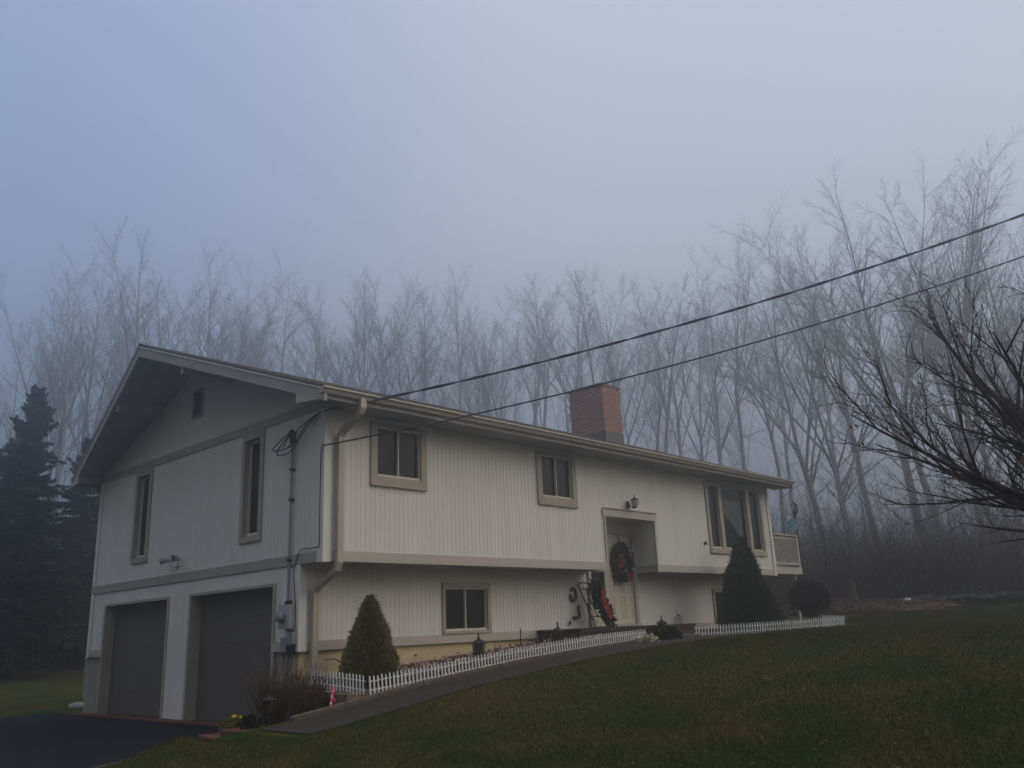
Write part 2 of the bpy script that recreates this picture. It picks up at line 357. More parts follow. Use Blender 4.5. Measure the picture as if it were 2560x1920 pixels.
# ---------------------------------------------------------------- house
L, D, W = 14.873, .611, 8.044
ZUB, ZUT, ZLB, ZLT, ZF = 2.457, 2.609, 1.127, 1.276, 4.89
ZE, ZR, YR = 5.033, 6.828, 3.716
house = thing('house', 'white split level house with vertical board siding, two garage doors and a low gable roof', 'house', (0, 0, 0))
def roofz(y): return ZE+(ZR-ZE)*(1-abs(y-YR)/4.961)
def siding(mb, fixed, axis_, s0, s1, z0, zt, openings=(), out_=-1, pitch=.1, g=.0045, gw=.009, base=0.0):
    """vertical grooved boards; axis_ 'x': plane Y=fixed, 'y': plane X=fixed; outward = negative of the other axis"""
    br = {s0, s1}; k = math.ceil((s0-base)/pitch)
    while base+k*pitch < s1:
        if base+k*pitch > s0+.002: br.add(base+k*pitch)
        k += 1
    grooves = set(round(q, 5) for q in br)
    for o in openings:
        for q in o[:2]:
            if s0 < q < s1: br.add(q)
    br = sorted(br)
    P = (lambda s, d, z: (s, fixed-d*out_*-1*-1 if False else fixed+d, z)) if axis_ == 'x' else (lambda s, d, z: (fixed+d, s, z))
    zf = zt if callable(zt) else (lambda s: zt)
    for a_, b_ in zip(br, br[1:]):
        if b_-a_ < 1e-4: continue
        mid = (a_+b_)/2; spans = [(z0, None)]
        for o in openings:
            if o[0]-1e-6 < mid < o[1]+1e-6:
                new = []
                for q0, q1 in spans:
                    top = q1 if q1 is not None else 1e9
                    if o[3] <= q0 or o[2] >= top: new.append((q0, q1)); continue
                    if o[2] > q0+.002: new.append((q0, o[2]))
                    if o[3] < top-.002 and not (q1 is None and o[3] >= zf(mid)): new.append((o[3], q1))
                spans = new
        gr = round(a_, 5) in grooves and b_-a_ > gw*2
        for q0, q1 in spans:
            ta = q1 if q1 is not None else zf(a_); tb = q1 if q1 is not None else zf(b_)
            sa = a_
            if gr:
                tw = q1 if q1 is not None else zf(a_+gw)
                mb.quad(P(a_, 0, q0), P(a_, g, q0), P(a_, g, ta), P(a_, 0, ta))
                mb.quad(P(a_, g, q0), P(a_+gw, g, q0), P(a_+gw, g, tw), P(a_, g, ta))
                mb.quad(P(a_+gw, g, q0), P(a_+gw, 0, q0), P(a_+gw, 0, tw), P(a_+gw, g, tw))
                sa = a_+gw; ta = tw
            mb.quad(P(sa, 0, q0), P(b_, 0, q0), P(b_, 0, tb), P(sa, 0, ta))
    return mb
# window specs : (x0,x1,z0,z1 outer), (gx0,gx1,gz0,gz1 glass)
w1 = (.894, 2.125, 3.705, 4.80); g1 = (1.03, 1.99, 3.87, 4.73)
w2 = (5.066, 6.306, 3.70, 4.80); g2 = (5.21, 6.17, 3.865, 4.73)
w3 = (11.50, 14.46, 2.95, 4.80); g3 = (11.62, 14.34, 3.08, 4.72)
l1 = (2.993, 4.227, 1.281, 2.191); gl1 = (3.06, 4.14, 1.33, 2.10)
l2 = (12.42, 13.75, 1.281, 2.13); gl2 = (12.5, 13.66, 1.33, 2.06)
EA, EB = 7.228, 9.078
# upper storey front
b = MB(); siding(b, -D, 'x', 0, L, ZUT, 4.9, [(*g1[:2], *g1[2:]), (*g2[:2], *g2[2:]), (*g3[:2], *g3[2:]), (EA, EB, 0, 3.70)])
b.build('wall', 'siding', house)['label'] = 'upper front wall of white grooved boards'
# lower storey front
b = MB(); siding(b, 0, 'x', 0, 7.26, ZLT, ZUB, [gl1]); b.build('wall', 'siding', house)['label'] = 'lower front wall left of the entrance under the overhang'
b = MB(); siding(b, 0, 'x', 9.06, L, ZLT, ZUB, [gl2]); b.build('wall', 'siding', house)['label'] = 'lower front wall right of the entrance'
# garage side
GH = 2.15; gd1 = (4.445, 7.318, 0, GH); gd2 = (.726, 3.556, 0, GH)
s1_ = (5.60, 6.15, 3.05, 4.75); s2_ = (1.29, 1.80, 3.05, 4.75)
b = MB(); siding(b, 0, 'y', 0, W, ZLT, ZUB, [(4.445, 7.318, 0, GH), (.726, 3.556, 0, GH)], g=.003, gw=.008)
siding(b, 0, 'y', 3.556, 4.445, 0, ZLT, [], g=.003, gw=.008)
b.build('wall', 'siding', house)['label'] = 'lower side wall round the garage doors'
b = MB(); siding(b, 0, 'y', -D, W, ZUT, ZF, [s1_, s2_], g=.003, gw=.008)
b.build('wall', 'siding', house)['label'] = 'upper side wall with two narrow windows'
b = MB(); siding(b, 0, 'y', -D, W, ZF+.15, lambda s: roofz(s)-.17, [(3.56, 3.88, 5.62, 6.12)], g=.004, gw=.01)
b.build('wall', 'siding', house)['label'] = 'shaded gable triangle under the roof'
# rear and far walls
b = MB(); b.quad((L, -D, ZUB), (L, W, ZUB), (L, W, 5.1), (L, YR, 6.6), (L, -D, 5.1)); b.quad((L, 0, 0), (L, W, 0), (L, W, ZUB), (L, 0, ZUB)); b.quad((0, W, -.1), (L, W, -.1), (L, W, 5.1), (0, W, 5.1))
b.build('wall', 'siding', house)
# overhang underside
b = MB(); b.box(0, EA, -D, 0, ZUB-.0, ZUB+.02); b.box(EB, L, -D, 0, ZUB, ZUB+.02); b.build('overhang_soffit', 'soffit', house)
# entry recess
b = MB(); siding(b, EB, 'y', -D+.0, 0, ZUT, 3.66, [], g=.004)
b.quad((EA, -D, ZUB), (EA, 0, ZUB), (EA, 0, 3.66), (EA, -D, 3.66)); b.quad((EA, -D, 3.64), (EB, -D, 3.64), (EB, .0, 3.64), (EA, .0, 3.64))
b.quad((EA, .0, 2.52), (8.0, .0, 2.52), (8.0, .0, 3.64), (EA, .0, 3.64)); b.quad((8.0, .0, 3.40), (EB, .0, 3.40), (EB, .0, 3.64), (8.0, .0, 3.64))
b.build('entry_recess', 'siding', house)
# trim
b = MB()
b.box(-.02, EA-.04, -D-.025, -D+.01, ZUB-.01, ZUT); b.box(EB+.04, L+.01, -D-.025, -D+.01, ZUB-.01, ZUT)
b.box(EB-.02, EB+.0, -D+.03, 0, ZUB-.005, ZUT)
b.build('trim_band', 'trim', house)
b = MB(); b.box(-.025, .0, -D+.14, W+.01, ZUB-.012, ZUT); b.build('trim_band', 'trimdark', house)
for q in ((.0, 5.55, -.03, 0, ZLB, ZLT), (9.6, L+.01, -.03, 0, ZLB, ZLT), (-.028, -.0, .0, .726, ZLB, ZLT), (-.028, -.0, 7.318, W+.01, ZLB, ZLT)):
    b = MB(); b.box(*q); b.build('trim_band', 'trim', house)
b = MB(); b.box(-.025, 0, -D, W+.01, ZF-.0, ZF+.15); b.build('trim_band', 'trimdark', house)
for q in ((-.03, .115, -D-.03, -D, ZUB-.02, ZF), (-.03, -.0, -D, -D+.13, ZUB-.02, ZF), (-.03, .11, -.035, -.0, ZLB-.01, ZUB-.02), (-.03, -.0, -.0, .09, ZLB-.01, ZUB-.02), (-.03, .0, W-.1, W+.03, ZLB-.01, ZUB-.012), (-.03, .0, W-.1, W+.03, ZUT, ZF), (L-.1, L+.03, -D-.03, -D, ZUB-.02, ZF), (L-.1, L+.03, -.032, 0, ZLB, ZUB)):
    b = MB(); b.box(*q); b.build('corner_board', 'siding', house)
b = MB(); b.box(EA-.08, EB+.08, -D-.035, -D+.01, 3.60, 3.767); b.box(EA-.05, EB+.1, -D-.06, -D, 3.767, 3.79)
b.box(EA-.05, EA, -D-.032, -D+.01, ZUB-.02, 3.60); b.box(EB, EB+.05, -D-.032, -D+.01, ZUB-.02, 3.60)
b.build('entry_trim', 'trim', house)
# foundation
b = MB(); b.box(.03, 14.8, .03, .2, -.2, ZLB); b.build('foundation', 'found', house)
for q in ((.03, .22, .2, .68, -.2, ZLB), (.03, .2, 7.36, W-.02, -.2, ZLB)):
    b = MB(); b.box(*q); b.build('foundation', 'foundgrey', house)
# garage doors
for gi, (y0, y1) in enumerate(((4.445, 7.318), (.726, 3.556))):
    b = MB(); b.box(-.02, .2, y1-.03, y1+.05, 0, GH); b.box(-.02, .2, y0-.05, y0+.03, 0, GH); b.box(-.02, .2, y0-.05, y1+.05, GH-.0, GH+.05)
    b.build('garage_frame', 'wintrim', house)
    b = MB(); q = 5
    for k in range(q):
        z0 = (GH/q)*k; z1 = (GH/q)*(k+1)-.003
        b.box(.2, .24, y0+.03, y1-.03, z0, z1)
    b.build('garage_door', 'garage', house)
# gable vent
vt = MB(); vt.box(.03, .05, 3.56, 3.88, 5.62, 6.12); vo = vt.build('gable_vent', 'dark', house)
b = MB()
for k in range(9): b.quad((-.02, 3.56, 5.65+k*.052), (-.02, 3.88, 5.65+k*.052), (.03, 3.88, 5.69+k*.052), (.03, 3.56, 5.69+k*.052))
b.build('louvre', 'dark', vo)
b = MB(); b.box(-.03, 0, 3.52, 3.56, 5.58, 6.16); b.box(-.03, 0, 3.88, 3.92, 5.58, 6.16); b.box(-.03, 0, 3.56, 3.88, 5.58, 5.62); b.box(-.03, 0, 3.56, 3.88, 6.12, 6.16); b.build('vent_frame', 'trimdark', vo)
# windows on the front (plane Y)
def win(o, g, yp, divs, rec=.07):
    b = MB()
    b.box(o[0], g[0], yp-.035, yp+.002, o[2], o[3]); b.box(g[1], o[1], yp-.035, yp+.002, o[2], o[3])
    b.box(g[0], g[1], yp-.035, yp+.002, g[3], o[3]); b.box(g[0], g[1], yp-.035, yp+.002, o[2], g[2])
    b.box(o[0]-.0, o[1]+.0, yp-.05, yp-.035, o[2], o[2]+.02)
    wn = b.build('window', 'wintrim', house)
    b = MB()
    for u0, u1 in divs:
        f = .026; l_, r_ = (f if abs(u0-g[0]) < .01 else .011), (f if abs(u1-g[1]) < .01 else .011)
        b.box(u0, u0+l_, yp+.002, yp+rec, g[2], g[3]); b.box(u1-r_, u1, yp+.002, yp+rec, g[2], g[3])
        b.box(u0+l_, u1-r_, yp+.002, yp+rec, g[2], g[2]+f+.015); b.box(u0+l_, u1-r_, yp+.002, yp+rec, g[3]-f, g[3])
    b.build('sash', 'sash', wn)
    for u0, u1 in divs:
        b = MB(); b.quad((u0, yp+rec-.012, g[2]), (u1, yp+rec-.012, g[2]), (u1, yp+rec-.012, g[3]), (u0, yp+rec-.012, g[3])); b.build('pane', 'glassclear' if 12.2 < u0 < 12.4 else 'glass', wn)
    return wn
win(w1, g1, -D, [(1.03, 1.505), (1.505, 1.99)]); win(w2, g2, -D, [(5.21, 5.685), (5.685, 6.17)])
wb = win(w3, g3, -D, [(11.62, 12.13), (12.29, 13.60), (13.76, 14.34)])
b = MB(); yb = -D+.9
b.quad((12.2, yb, 2.8), (13.7, yb, 2.8), (13.7, yb, 4.8), (12.2, yb, 4.8)); b.quad((12.2, -D+.09, 2.8), (12.2, yb, 2.8), (12.2, yb, 4.8), (12.2, -D+.09, 4.8)); b.quad((13.7, -D+.09, 2.8), (13.7, yb, 2.8), (13.7, yb, 4.8), (13.7, -D+.09, 4.8)); b.quad((12.2, -D+.09, 2.8), (13.7, -D+.09, 2.8), (13.7, yb, 2.8), (12.2, yb, 2.8)); b.quad((12.2, -D+.09, 4.8), (13.7, -D+.09, 4.8), (13.7, yb, 4.8), (12.2, yb, 4.8))
b.build('room_recess', 'room', wb)
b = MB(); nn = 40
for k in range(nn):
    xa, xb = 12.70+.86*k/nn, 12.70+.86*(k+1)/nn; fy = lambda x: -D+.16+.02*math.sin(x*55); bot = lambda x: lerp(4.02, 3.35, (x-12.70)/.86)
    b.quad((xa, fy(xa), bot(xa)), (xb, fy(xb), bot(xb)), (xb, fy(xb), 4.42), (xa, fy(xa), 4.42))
b.build('sky_reflection', 'sky_reflection', wb)  # added pale sheet behind the pane, shaped as the glass's sky reflection
for q in ((12.13, 12.29), (13.60, 13.76)):
    b = MB(); b.box(*q, -D-.03, -D+.06, g3[2], g3[3]); b.build('mullion', 'wintrim', wb)
win(l1, gl1, 0, [(3.06, 3.59), (3.59, 4.14)]); win(l2, gl2, 0, [(12.5, 13.08), (13.08, 13.66)])
# narrow windows on the side
for (y0, y1, gy0, gy1) in ((5.495, 6.254, 5.60, 6.15), (1.191, 1.895, 1.29, 1.80)):
    b = MB(); b.box(-.035, .002, y0, gy0, 2.943, ZF); b.box(-.035, .002, gy1, y1, 2.943, ZF); b.box(-.035, .002, gy0, gy1, 2.943, 3.05); b.box(-.035, .002, gy0, gy1, 4.75, ZF)
    b.box(.002, .12, gy1-.006, gy1, 3.05, 4.75); b.box(.002, .12, gy0, gy0+.006, 3.05, 4.75); b.box(.002, .12, gy0, gy1, 3.05, 3.056)
    wn = b.build('window', 'wintrim', house)
    b = MB(); f = .035
    b.box(.06, .12, gy0+.006, gy0+f, 3.056, 4.75); b.box(.06, .12, gy1-f, gy1-.006, 3.056, 4.75); b.box(.06, .12, gy0+f, gy1-f, 3.056, 3.11); b.box(.06, .12, gy0+f, gy1-f, 4.70, 4.75)
    b.build('sash', 'sash', wn)
    b = MB(); b.quad((.1, gy1, 3.05), (.1, gy0, 3.05), (.1, gy0, 4.75), (.1, gy1, 4.75)); b.build('pane', 'glass', wn)
# front door + sidelight
b = MB(); b.box(8.02, 8.12, -.05, .03, 1.32, 3.40); b.box(8.96, 9.062, -.05, .03, 1.32, 3.40); b.box(8.12, 8.96, -.05, .03, 3.33, 3.40)
b.box(7.26, 7.36, -.045, .03, 1.30, 2.52); b.box(7.84, 8.02, -.045, .03, 1.30, 2.52); b.box(7.36, 7.84, -.045, .03, 2.47, 2.52)
b.build('door_frame', 'trim', house)
b = MB(); b.box(8.12, 8.96, .01, .05, 1.335, 3.33)
for (x0, x1) in ((8.20, 8.50), (8.58, 8.88)):
    for (z0, z1) in ((1.44, 1.66), (1.72, 1.94), (2.0, 2.35), (2.5, 3.2)):
        b.box(x0, x1, -.002, .01, z0, z0+.02); b.box(x0, x1, -.002, .01, z1-.02, z1); b.box(x0, x0+.02, -.002, .01, z0+.02, z1-.02); b.box(x1-.02, x1, -.002, .01, z0+.02, z1-.02)
dr = b.build('door', 'door', house)
b = MB(); b.ball((8.20, -.05, 2.28), .03); b.tube([(8.20, .01, 2.28), (8.20, -.04, 2.28)], .012, 6); b.build('handle', 'gold', dr, True)
b = MB(); b.box(8.08, 9.0, -.12, .0, 1.285, 1.33); b.build('threshold', 'trim', house)
b = MB(); b.box(7.36, 7.84, -.0, .03, 1.30, 1.63); b.box(7.36, 7.84, -.015, 0, 1.61, 1.66); sd = b.build('sidelight', 'door', house)
b = MB(); b.quad((7.36, .02, 1.66), (7.84, .02, 1.66), (7.84, .02, 2.47), (7.36, .02, 2.47)); b.build('pane', 'glass', sd)

# roof --------------------------------------------------------
XL = lambda y: -(.479+(1.27-.479)*(1-abs(y-YR)/4.961)); XRt = lambda y: L-XL(y)
M['shingle'] = mat('grey brown shingles', (.07, .06, .055), .9, (.12, .105, .09), 12, .9, 40)
rows = 26
b = MB()
for side in (-1, 1):
    for k in range(rows):
        t0, t1 = k/rows, (k+1)/rows
        y0 = YR+side*4.961*t0; y1 = YR+side*4.961*t1
        z0, z1 = roofz(y0), roofz(y1)
        p = [(XL(y0), y0, z0-.0), (XRt(y0), y0, z0-.0), (XRt(y1), y1, z1+.012), (XL(y1), y1, z1+.012)]
        q = [(XL(y0), y0, z0-.03), (XRt(y0), y0, z0-.03), (XRt(y1), y1, z1-.02), (XL(y1), y1, z1-.02)]
        if side < 0: b.hexa(q[::-1], p[::-1])
        else: b.hexa(q, p)
roof = b.build('roof', 'shingle', house)
b = MB()
b.hexa([(XL(YR), YR-.14, ZR-.045), (XRt(YR), YR-.14, ZR-.045), (XRt(YR), YR, ZR+.0), (XL(YR), YR, ZR)], [(XL(YR), YR-.14, ZR-.03), (XRt(YR), YR-.14, ZR-.03), (XRt(YR), YR, ZR+.03), (XL(YR), YR, ZR+.03)])
b.build('ridge_cap', 'shingle', roof)
# soffit body under the shingles
b = MB()
for side in (-1, 1):
    ys_ = [YR, YR+side*4.85]
    P0 = [(XL(y)+.06, y, roofz(y)-.03) for y in ys_]; P1 = [(XRt(y)-.06, y, roofz(y)-.03) for y in ys_]
    T = [P0[0], P1[0], P1[1], P0[1]]; Bt = [(x, y, z-.13) for x, y, z in T]
    b.hexa(Bt, T)
b.build('soffit', 'soffit', house)
# rake boards + drip edge
for end in (-1, 1):
    b = MB(); dgm = MB()
    X = XL if end < 0 else XRt
    for side in (-1, 1):
        ya, yb = YR, YR+side*4.95
        o_ = .02 if end < 0 else -.02; th = .05 if end < 0 else -.05
        def pr(mb, zt, zb, o1, o2):
            mb.hexa([(X(ya)+o1, ya, roofz(ya)+zb), (X(yb)+o1, yb, roofz(yb)+zb), (X(yb)+o2, yb, roofz(yb)+zb), (X(ya)+o2, ya, roofz(ya)+zb)],
                    [(X(ya)+o1, ya, roofz(ya)+zt), (X(yb)+o1, yb, roofz(yb)+zt), (X(yb)+o2, yb, roofz(yb)+zt), (X(ya)+o2, ya, roofz(ya)+zt)])
        pr(b, -.06, -.235, o_, o_+th); pr(dgm, -.03, -.06, o_*.2, o_+th)
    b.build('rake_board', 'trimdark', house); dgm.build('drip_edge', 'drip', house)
# boxed eaves
for side in (-1, 1):
    yw = -D if side < 0 else W; ye = YR+side*4.86
    b = MB()
    def sec(x_at):
        return [(x_at(yw), yw, 4.87), (x_at(ye), ye, 4.87), (x_at(ye), ye, roofz(ye)-.10), (x_at(yw), yw, roofz(yw)-.12)]
    b.hexa(sec(lambda y: XL(y)+.045), sec(lambda y: XRt(y)-.045))
    b.build('boxed_eave', 'soffit', house)
    b = MB(); yo = ye+side*.03
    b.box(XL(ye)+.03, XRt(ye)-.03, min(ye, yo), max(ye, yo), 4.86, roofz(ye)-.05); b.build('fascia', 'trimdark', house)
    for X, s_ in ((XL, 1), (XRt, -1)):
        e0 = .02*s_; e1 = .044*s_
        b = MB(); b.hexa([(X(yw)+e0, yw, 4.865), (X(ye)+e0, ye, 4.865), (X(ye)+e0, ye, roofz(ye)-.236), (X(yw)+e0, yw, roofz(yw)-.236)], [(X(yw)+e1, yw, 4.865), (X(ye)+e1, ye, 4.865), (X(ye)+e1, ye, roofz(ye)-.236), (X(yw)+e1, yw, roofz(yw)-.236)])
        b.build('eave_return', 'trim', house)
# outlooker beams
for y in (2.45, 5.30):
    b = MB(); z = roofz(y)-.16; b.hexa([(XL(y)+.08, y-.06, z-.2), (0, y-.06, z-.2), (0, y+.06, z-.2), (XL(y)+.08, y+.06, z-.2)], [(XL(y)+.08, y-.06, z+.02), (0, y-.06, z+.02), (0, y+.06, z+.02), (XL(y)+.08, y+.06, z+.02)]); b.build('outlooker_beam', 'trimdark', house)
# gutter & downspout
b = MB(); y0 = -1.17
b.hexa([(XL(-1.1), y0, 4.93), (XL(-1.1), y0-.07, 4.93), (XRt(-1.1), y0-.07, 4.93), (XRt(-1.1), y0, 4.93)], [(XL(-1.1), y0, 5.02), (XL(-1.1), y0-.115, 5.02), (XRt(-1.1), y0-.115, 5.02), (XRt(-1.1), y0, 5.02)])
b.box(XL(-1.1)-.005, XRt(-1.1)+.005, y0-.128, y0-.118, 4.998, 5.024)
gt = b.build('gutter', 'gutter', house)
def rtube(mb, pts, w_, d_):
    pts = [Vector(p) for p in pts]; base = len(mb.v)
    for k, p in enumerate(pts):
        t_ = (pts[min(k+1, len(pts)-1)]-pts[max(k-1, 0)]).normalized(); a_ = Vector((1, 0, 0)); a_ = (a_-t_*a_.dot(t_)).normalized(); c_ = t_.cross(a_)
        for sx, sy in ((-1, -1), (1, -1), (1, 1), (-1, 1)): mb.v.append(tuple(p+a_*sx*w_/2+c_*sy*d_/2))
    for k in range(len(pts)-1):
        for j in range(4): i0 = base+4*k+j; i1 = base+4*k+(j+1) % 4; mb.f.append((i0, i1, i1+4, i0+4))
    mb.f.append((base, base+1, base+2, base+3)); e_ = base+4*(len(pts)-1); mb.f.append((e_, e_+1, e_+2, e_+3))
b = MB(); rtube(b, [(.27, -1.22, 4.95), (.27, -1.22, 4.80), (.265, -1.19, 4.74), (.24, -.76, 4.50), (.235, -.70, 4.42), (.235, -.70, 2.42), (.235, -.66, 2.33), (.225, -.14, 2.08), (.225, -.09, 2.0), (.225, -.09, .74)], .105, .08)
b.build('downspout', 'gutter', house)
b = MB(); rtube(b, [(0.03, W+.3, 4.8), (.03, W+.12, 4.62), (.03, W+.06, 4.5), (.03, W+.06, .3)], .08, .08); b.build('downspout', 'trimdark', house)
# chimney
b = MB(); b.box(12.688, 13.588, 3.24, 4.53, 6.3, 8.42); ch = b.build('chimney', 'brick', house)
b = MB(); b.box(12.66, 13.616, 3.212, 4.558, 8.42, 8.47); b.build('chimney_cap', 'brick', ch); b = MB(); b.box(12.72, 13.556, 3.27, 4.5, 8.47, 8.52); b.build('chimney_crown', 'kerb', ch)
b = MB(); b.box(12.67, 13.606, 3.222, 4.548, 6.3, 6.98); b.build('flashing', 'lead', ch)
# deck at the far end
b = MB(); b.box(L+.035, 16.95, -.42, 3.6, 2.52, 2.72); dk = b.build('deck', 'trim', house)
for x in (L+.09, 16.88):
    b = MB(); b.box(x-.045, x+.045, -.41, -.32, 2.72, 3.62); b.build('deck_post', 'trim', dk)
b = MB(); b.box(L+.035, 16.96, -.44, -.3, 3.62, 3.66); b.box(L+.04, 16.93, -.385, -.345, 3.52, 3.62); b.box(L+.04, 16.93, -.385, -.345, 2.8, 2.86)
b.box(16.84, 16.97, -.3, 3.6, 3.62, 3.66); b.box(16.86, 16.9, -.3, 3.6, 3.5, 3.62); b.box(16.86, 16.9, -.3, 3.6, 2.8, 2.86); b.build('railing', 'trim', dk)
for k in range(14):
    x = L+.2+.125*k; b = MB(); b.box(x-.013, x+.013, -.383, -.347, 2.86, 3.52); b.build('baluster', 'trim', dk)
for k in range(14):
    y = -.2+.26*k; b = MB(); b.box(16.862, 16.898, y-.018, y+.018, 2.86, 3.5); b.build('baluster', 'trim', dk)
for x, y in ((16.7, -.25), (16.7, 3.4)):
    b = MB(); b.box(x-.05, x+.05, y-.05, y+.05, .9, 2.52); b.build('deck_support', 'trim', dk)
b = MB(); b.box(L+.0, L+.02, 1.0, 3.0, 1.2, 2.3); b.build('wall_panel', 'foundgrey', house)

# ---------------------------------------------------------------- stoop, retaining wall
b = MB(); b.box(5.55, 9.6, -1.1, 0, .6, 1.20); st = b.build('stoop', 'stoop', base=(7.5, -.5, .6))
tag(st, 'low dark brick stoop in front of the cream entrance door', 'doorstep')
b = MB(); b.box(5.5, 9.65, -1.14, -.0, 1.20, 1.28); b.build('stoop_slab', 'walk', st)
b = MB(); b.box(9.62, 10.0, -1.1, -.1, .8, 1.08); b.build('side_step', 'stone', st)
rw = thing('retaining_wall', 'low dark retaining wall with a pale cap at the corner of the house', 'garden wall', (0, -.8, .1))
b = MB()
for k in range(3): b.box(-.16+.004*k, .02, -1.47, -.06, .02+.16*k, .172+.16*k)
b.build('wall_course', 'timber', rw)
b = MB(); b.box(-.19, .05, -1.12, -.04, .505, .56); b.box(-.17, .07, -1.5, -1.13, .40, .53); b.build('cap', 'timbertop', rw)

# ---------------------------------------------------------------- fixtures on the walls
t_ = thing('floodlight', 'twin white security floodlight on the side wall above the left garage door', 'floodlight', (-.0, 4.2, 2.83))
b = MB(); b.box(-.05, 0, 4.12, 4.28, 2.74, 2.86); b.build('mount', 'white', t_)
for y, dy in ((4.34, .12), (4.02, -.05)):
    b = MB(); b.tube([(-.05, y, 2.86), (-.12, y+dy*.3, 2.88), (-.2, y+dy, 2.87)], [.03, .05, .075], 12); h = b.build('lamp_head', 'meterbox', t_, False)
    b = MB(); b.tube([(-.2, y+dy, 2.87), (-.206, y+dy, 2.869)], .062, 12); b.build('lens', 'amber', h)
t_ = thing('electric_meter', 'grey electric meter box with round glass dial beside the right garage door', 'electric meter', (0, .25, 1.1))
b = MB(); b.box(-.13, 0, .08, .40, 1.47, 1.84); mb_ = b.build('meter_box', 'meterbox', t_)
b = MB(); b.tube([(-.13, .27, 1.66), (-.16, .27, 1.66)], .1, 16); b.build('dial_ring', 'galv', mb_)
b = MB(); b.tube([(-.16, .27, 1.66), (-.24, .27, 1.66), (-.255, .27, 1.66)], [.082, .078, .05], 16); b.build('dial', 'galv', mb_)
b = MB(); b.box(-.1, 0, .02, .18, 1.24, 1.42); b.box(-.06, 0, .26, .42, 1.12, 1.34); b.build('junction_box', 'galv', t_)
b = MB(); b.box(-.1, 0, .03, .2, 1.10, 1.22); b.tube([(-.06, .14, 1.12), (-.06, .18, .98), (-.06, .3, .93), (-.05, .34, 1.1)], .008, 5); b.build('wiring', 'dark', t_)
t_ = thing('service_mast', 'tall thin grey conduit rising from the meter to a looped weatherhead', 'conduit', (-.05, .25, 1.84))
b = MB(); b.tube([(-.05, .25, 1.84), (-.05, .25, 4.5)], .022, 8); b.build('conduit', 'galv', t_)
b = MB(); b.box(-.08, 0, .2, .3, 1.84, 1.9)
for z in (2.53, 3.5, 4.0): b.tube([(-.0, .25, z), (-.08, .25, z)], .03, 6)
b.build('bracket', 'dark', t_)
b = MB(); b.tube([(-.05, .25, 4.45), (-.06, .25, 4.62), (-.09, .25, 4.66)], [.05, .055, .04], 8); b.build('weatherhead', 'dark', t_)
b = MB()
def curve(pts, n_=8):
    P = [Vector(p) for p in pts]; P = [P[0]]+P+[P[-1]]; o = []
    for i in range(1, len(P)-2):
        for k in range(n_):
            t0 = k/n_; a_, b_, c_, d_ = P[i-1], P[i], P[i+1], P[i+2]
            o.append(.5*((2*b_)+(c_-a_)*t0+(2*a_-5*b_+4*c_-d_)*t0*t0+(3*b_-a_-3*c_+d_)*t0**3))
    o.append(P[-2]); return o
b.tube(curve([(-.09, .28, 4.62), (-.15, .42, 4.52), (-.2, .60, 4.38), (-.17, .48, 4.34), (-.12, .30, 4.36), (-.1, .1, 4.42), (-.08, -.2, 4.70), (-.05, -.55, 4.83)]), .011, 5)
b.tube(curve([(-.09, .27, 4.6), (-.16, .38, 4.45), (-.2, .46, 4.33), (-.18, .46, 4.26), (-.12, .26, 4.27), (-.1, .02, 4.42), (-.07, -.25, 4.68), (-.05, -.55, 4.83)]), .011, 5)
b.tube(curve([(-.09, .26, 4.6), (-.14, .40, 4.36), (-.12, .2, 4.40), (-.06, .05, 4.66), (-.05, -.5, 4.82)]), .009, 5)
b.build('cable_loop', 'cable', t_)
b = MB(); b.tube(curve([(-.03, -.63, 4.27), (-.05, -.58, 4.19), (-.035, -.55, 3.6), (-.035, -.55, 3.0), (-.04, -.55, 2.70), (-.045, -.45, 2.665), (-.04, -.05, 2.66), (-.04, .09, 2.45), (-.045, .11, 2.25), (-.035, .05, 1.7), (-.03, .03, 1.22)]), .008, 5)
t_ = b.build('telephone_cable', 'cable', base=(0, 0, 1.22)); tag(t_, 'thin black cable clipped down the corner of the house to the meter', 'cable')
# overhead wires
Ad = Vector((12.05, -13.85, 0)).normalized()
def wire(z0, b1, r, wob, name, label, n_=90):
    b = MB(); P1 = []; P2 = []
    for i in range(n_+1):
        s = 18.4*i/n_; z = z0+b1*s+.0071*s*s; p = Vector((-.05, -.65, 0))+Ad*s; p.z = z
        ph = s*2*math.pi/1.4; q = Vector((-Ad.y, Ad.x, 0))
        P1.append(p+q*(wob*math.cos(ph))+Vector((0, 0, wob*math.sin(ph)))); P2.append(p-q*(wob*math.cos(ph))-Vector((0, 0, wob*math.sin(ph))))
    b.tube(P1, r, 6)
    if wob: b.tube(P2, r, 6)
    o = b.build(name, 'cable', base=(-.05, -.65, z0)); tag(o, label, 'overhead wire', 'wires running from the house to the street'); return o
wire(4.82, .153, .0125, .012, 'power_line', 'upper thicker twisted black power wire crossing the sky to the right edge')
wire(4.25, .142, .013, 0, 'telephone_line', 'lower thin black wire running from the house corner across the chimney top')
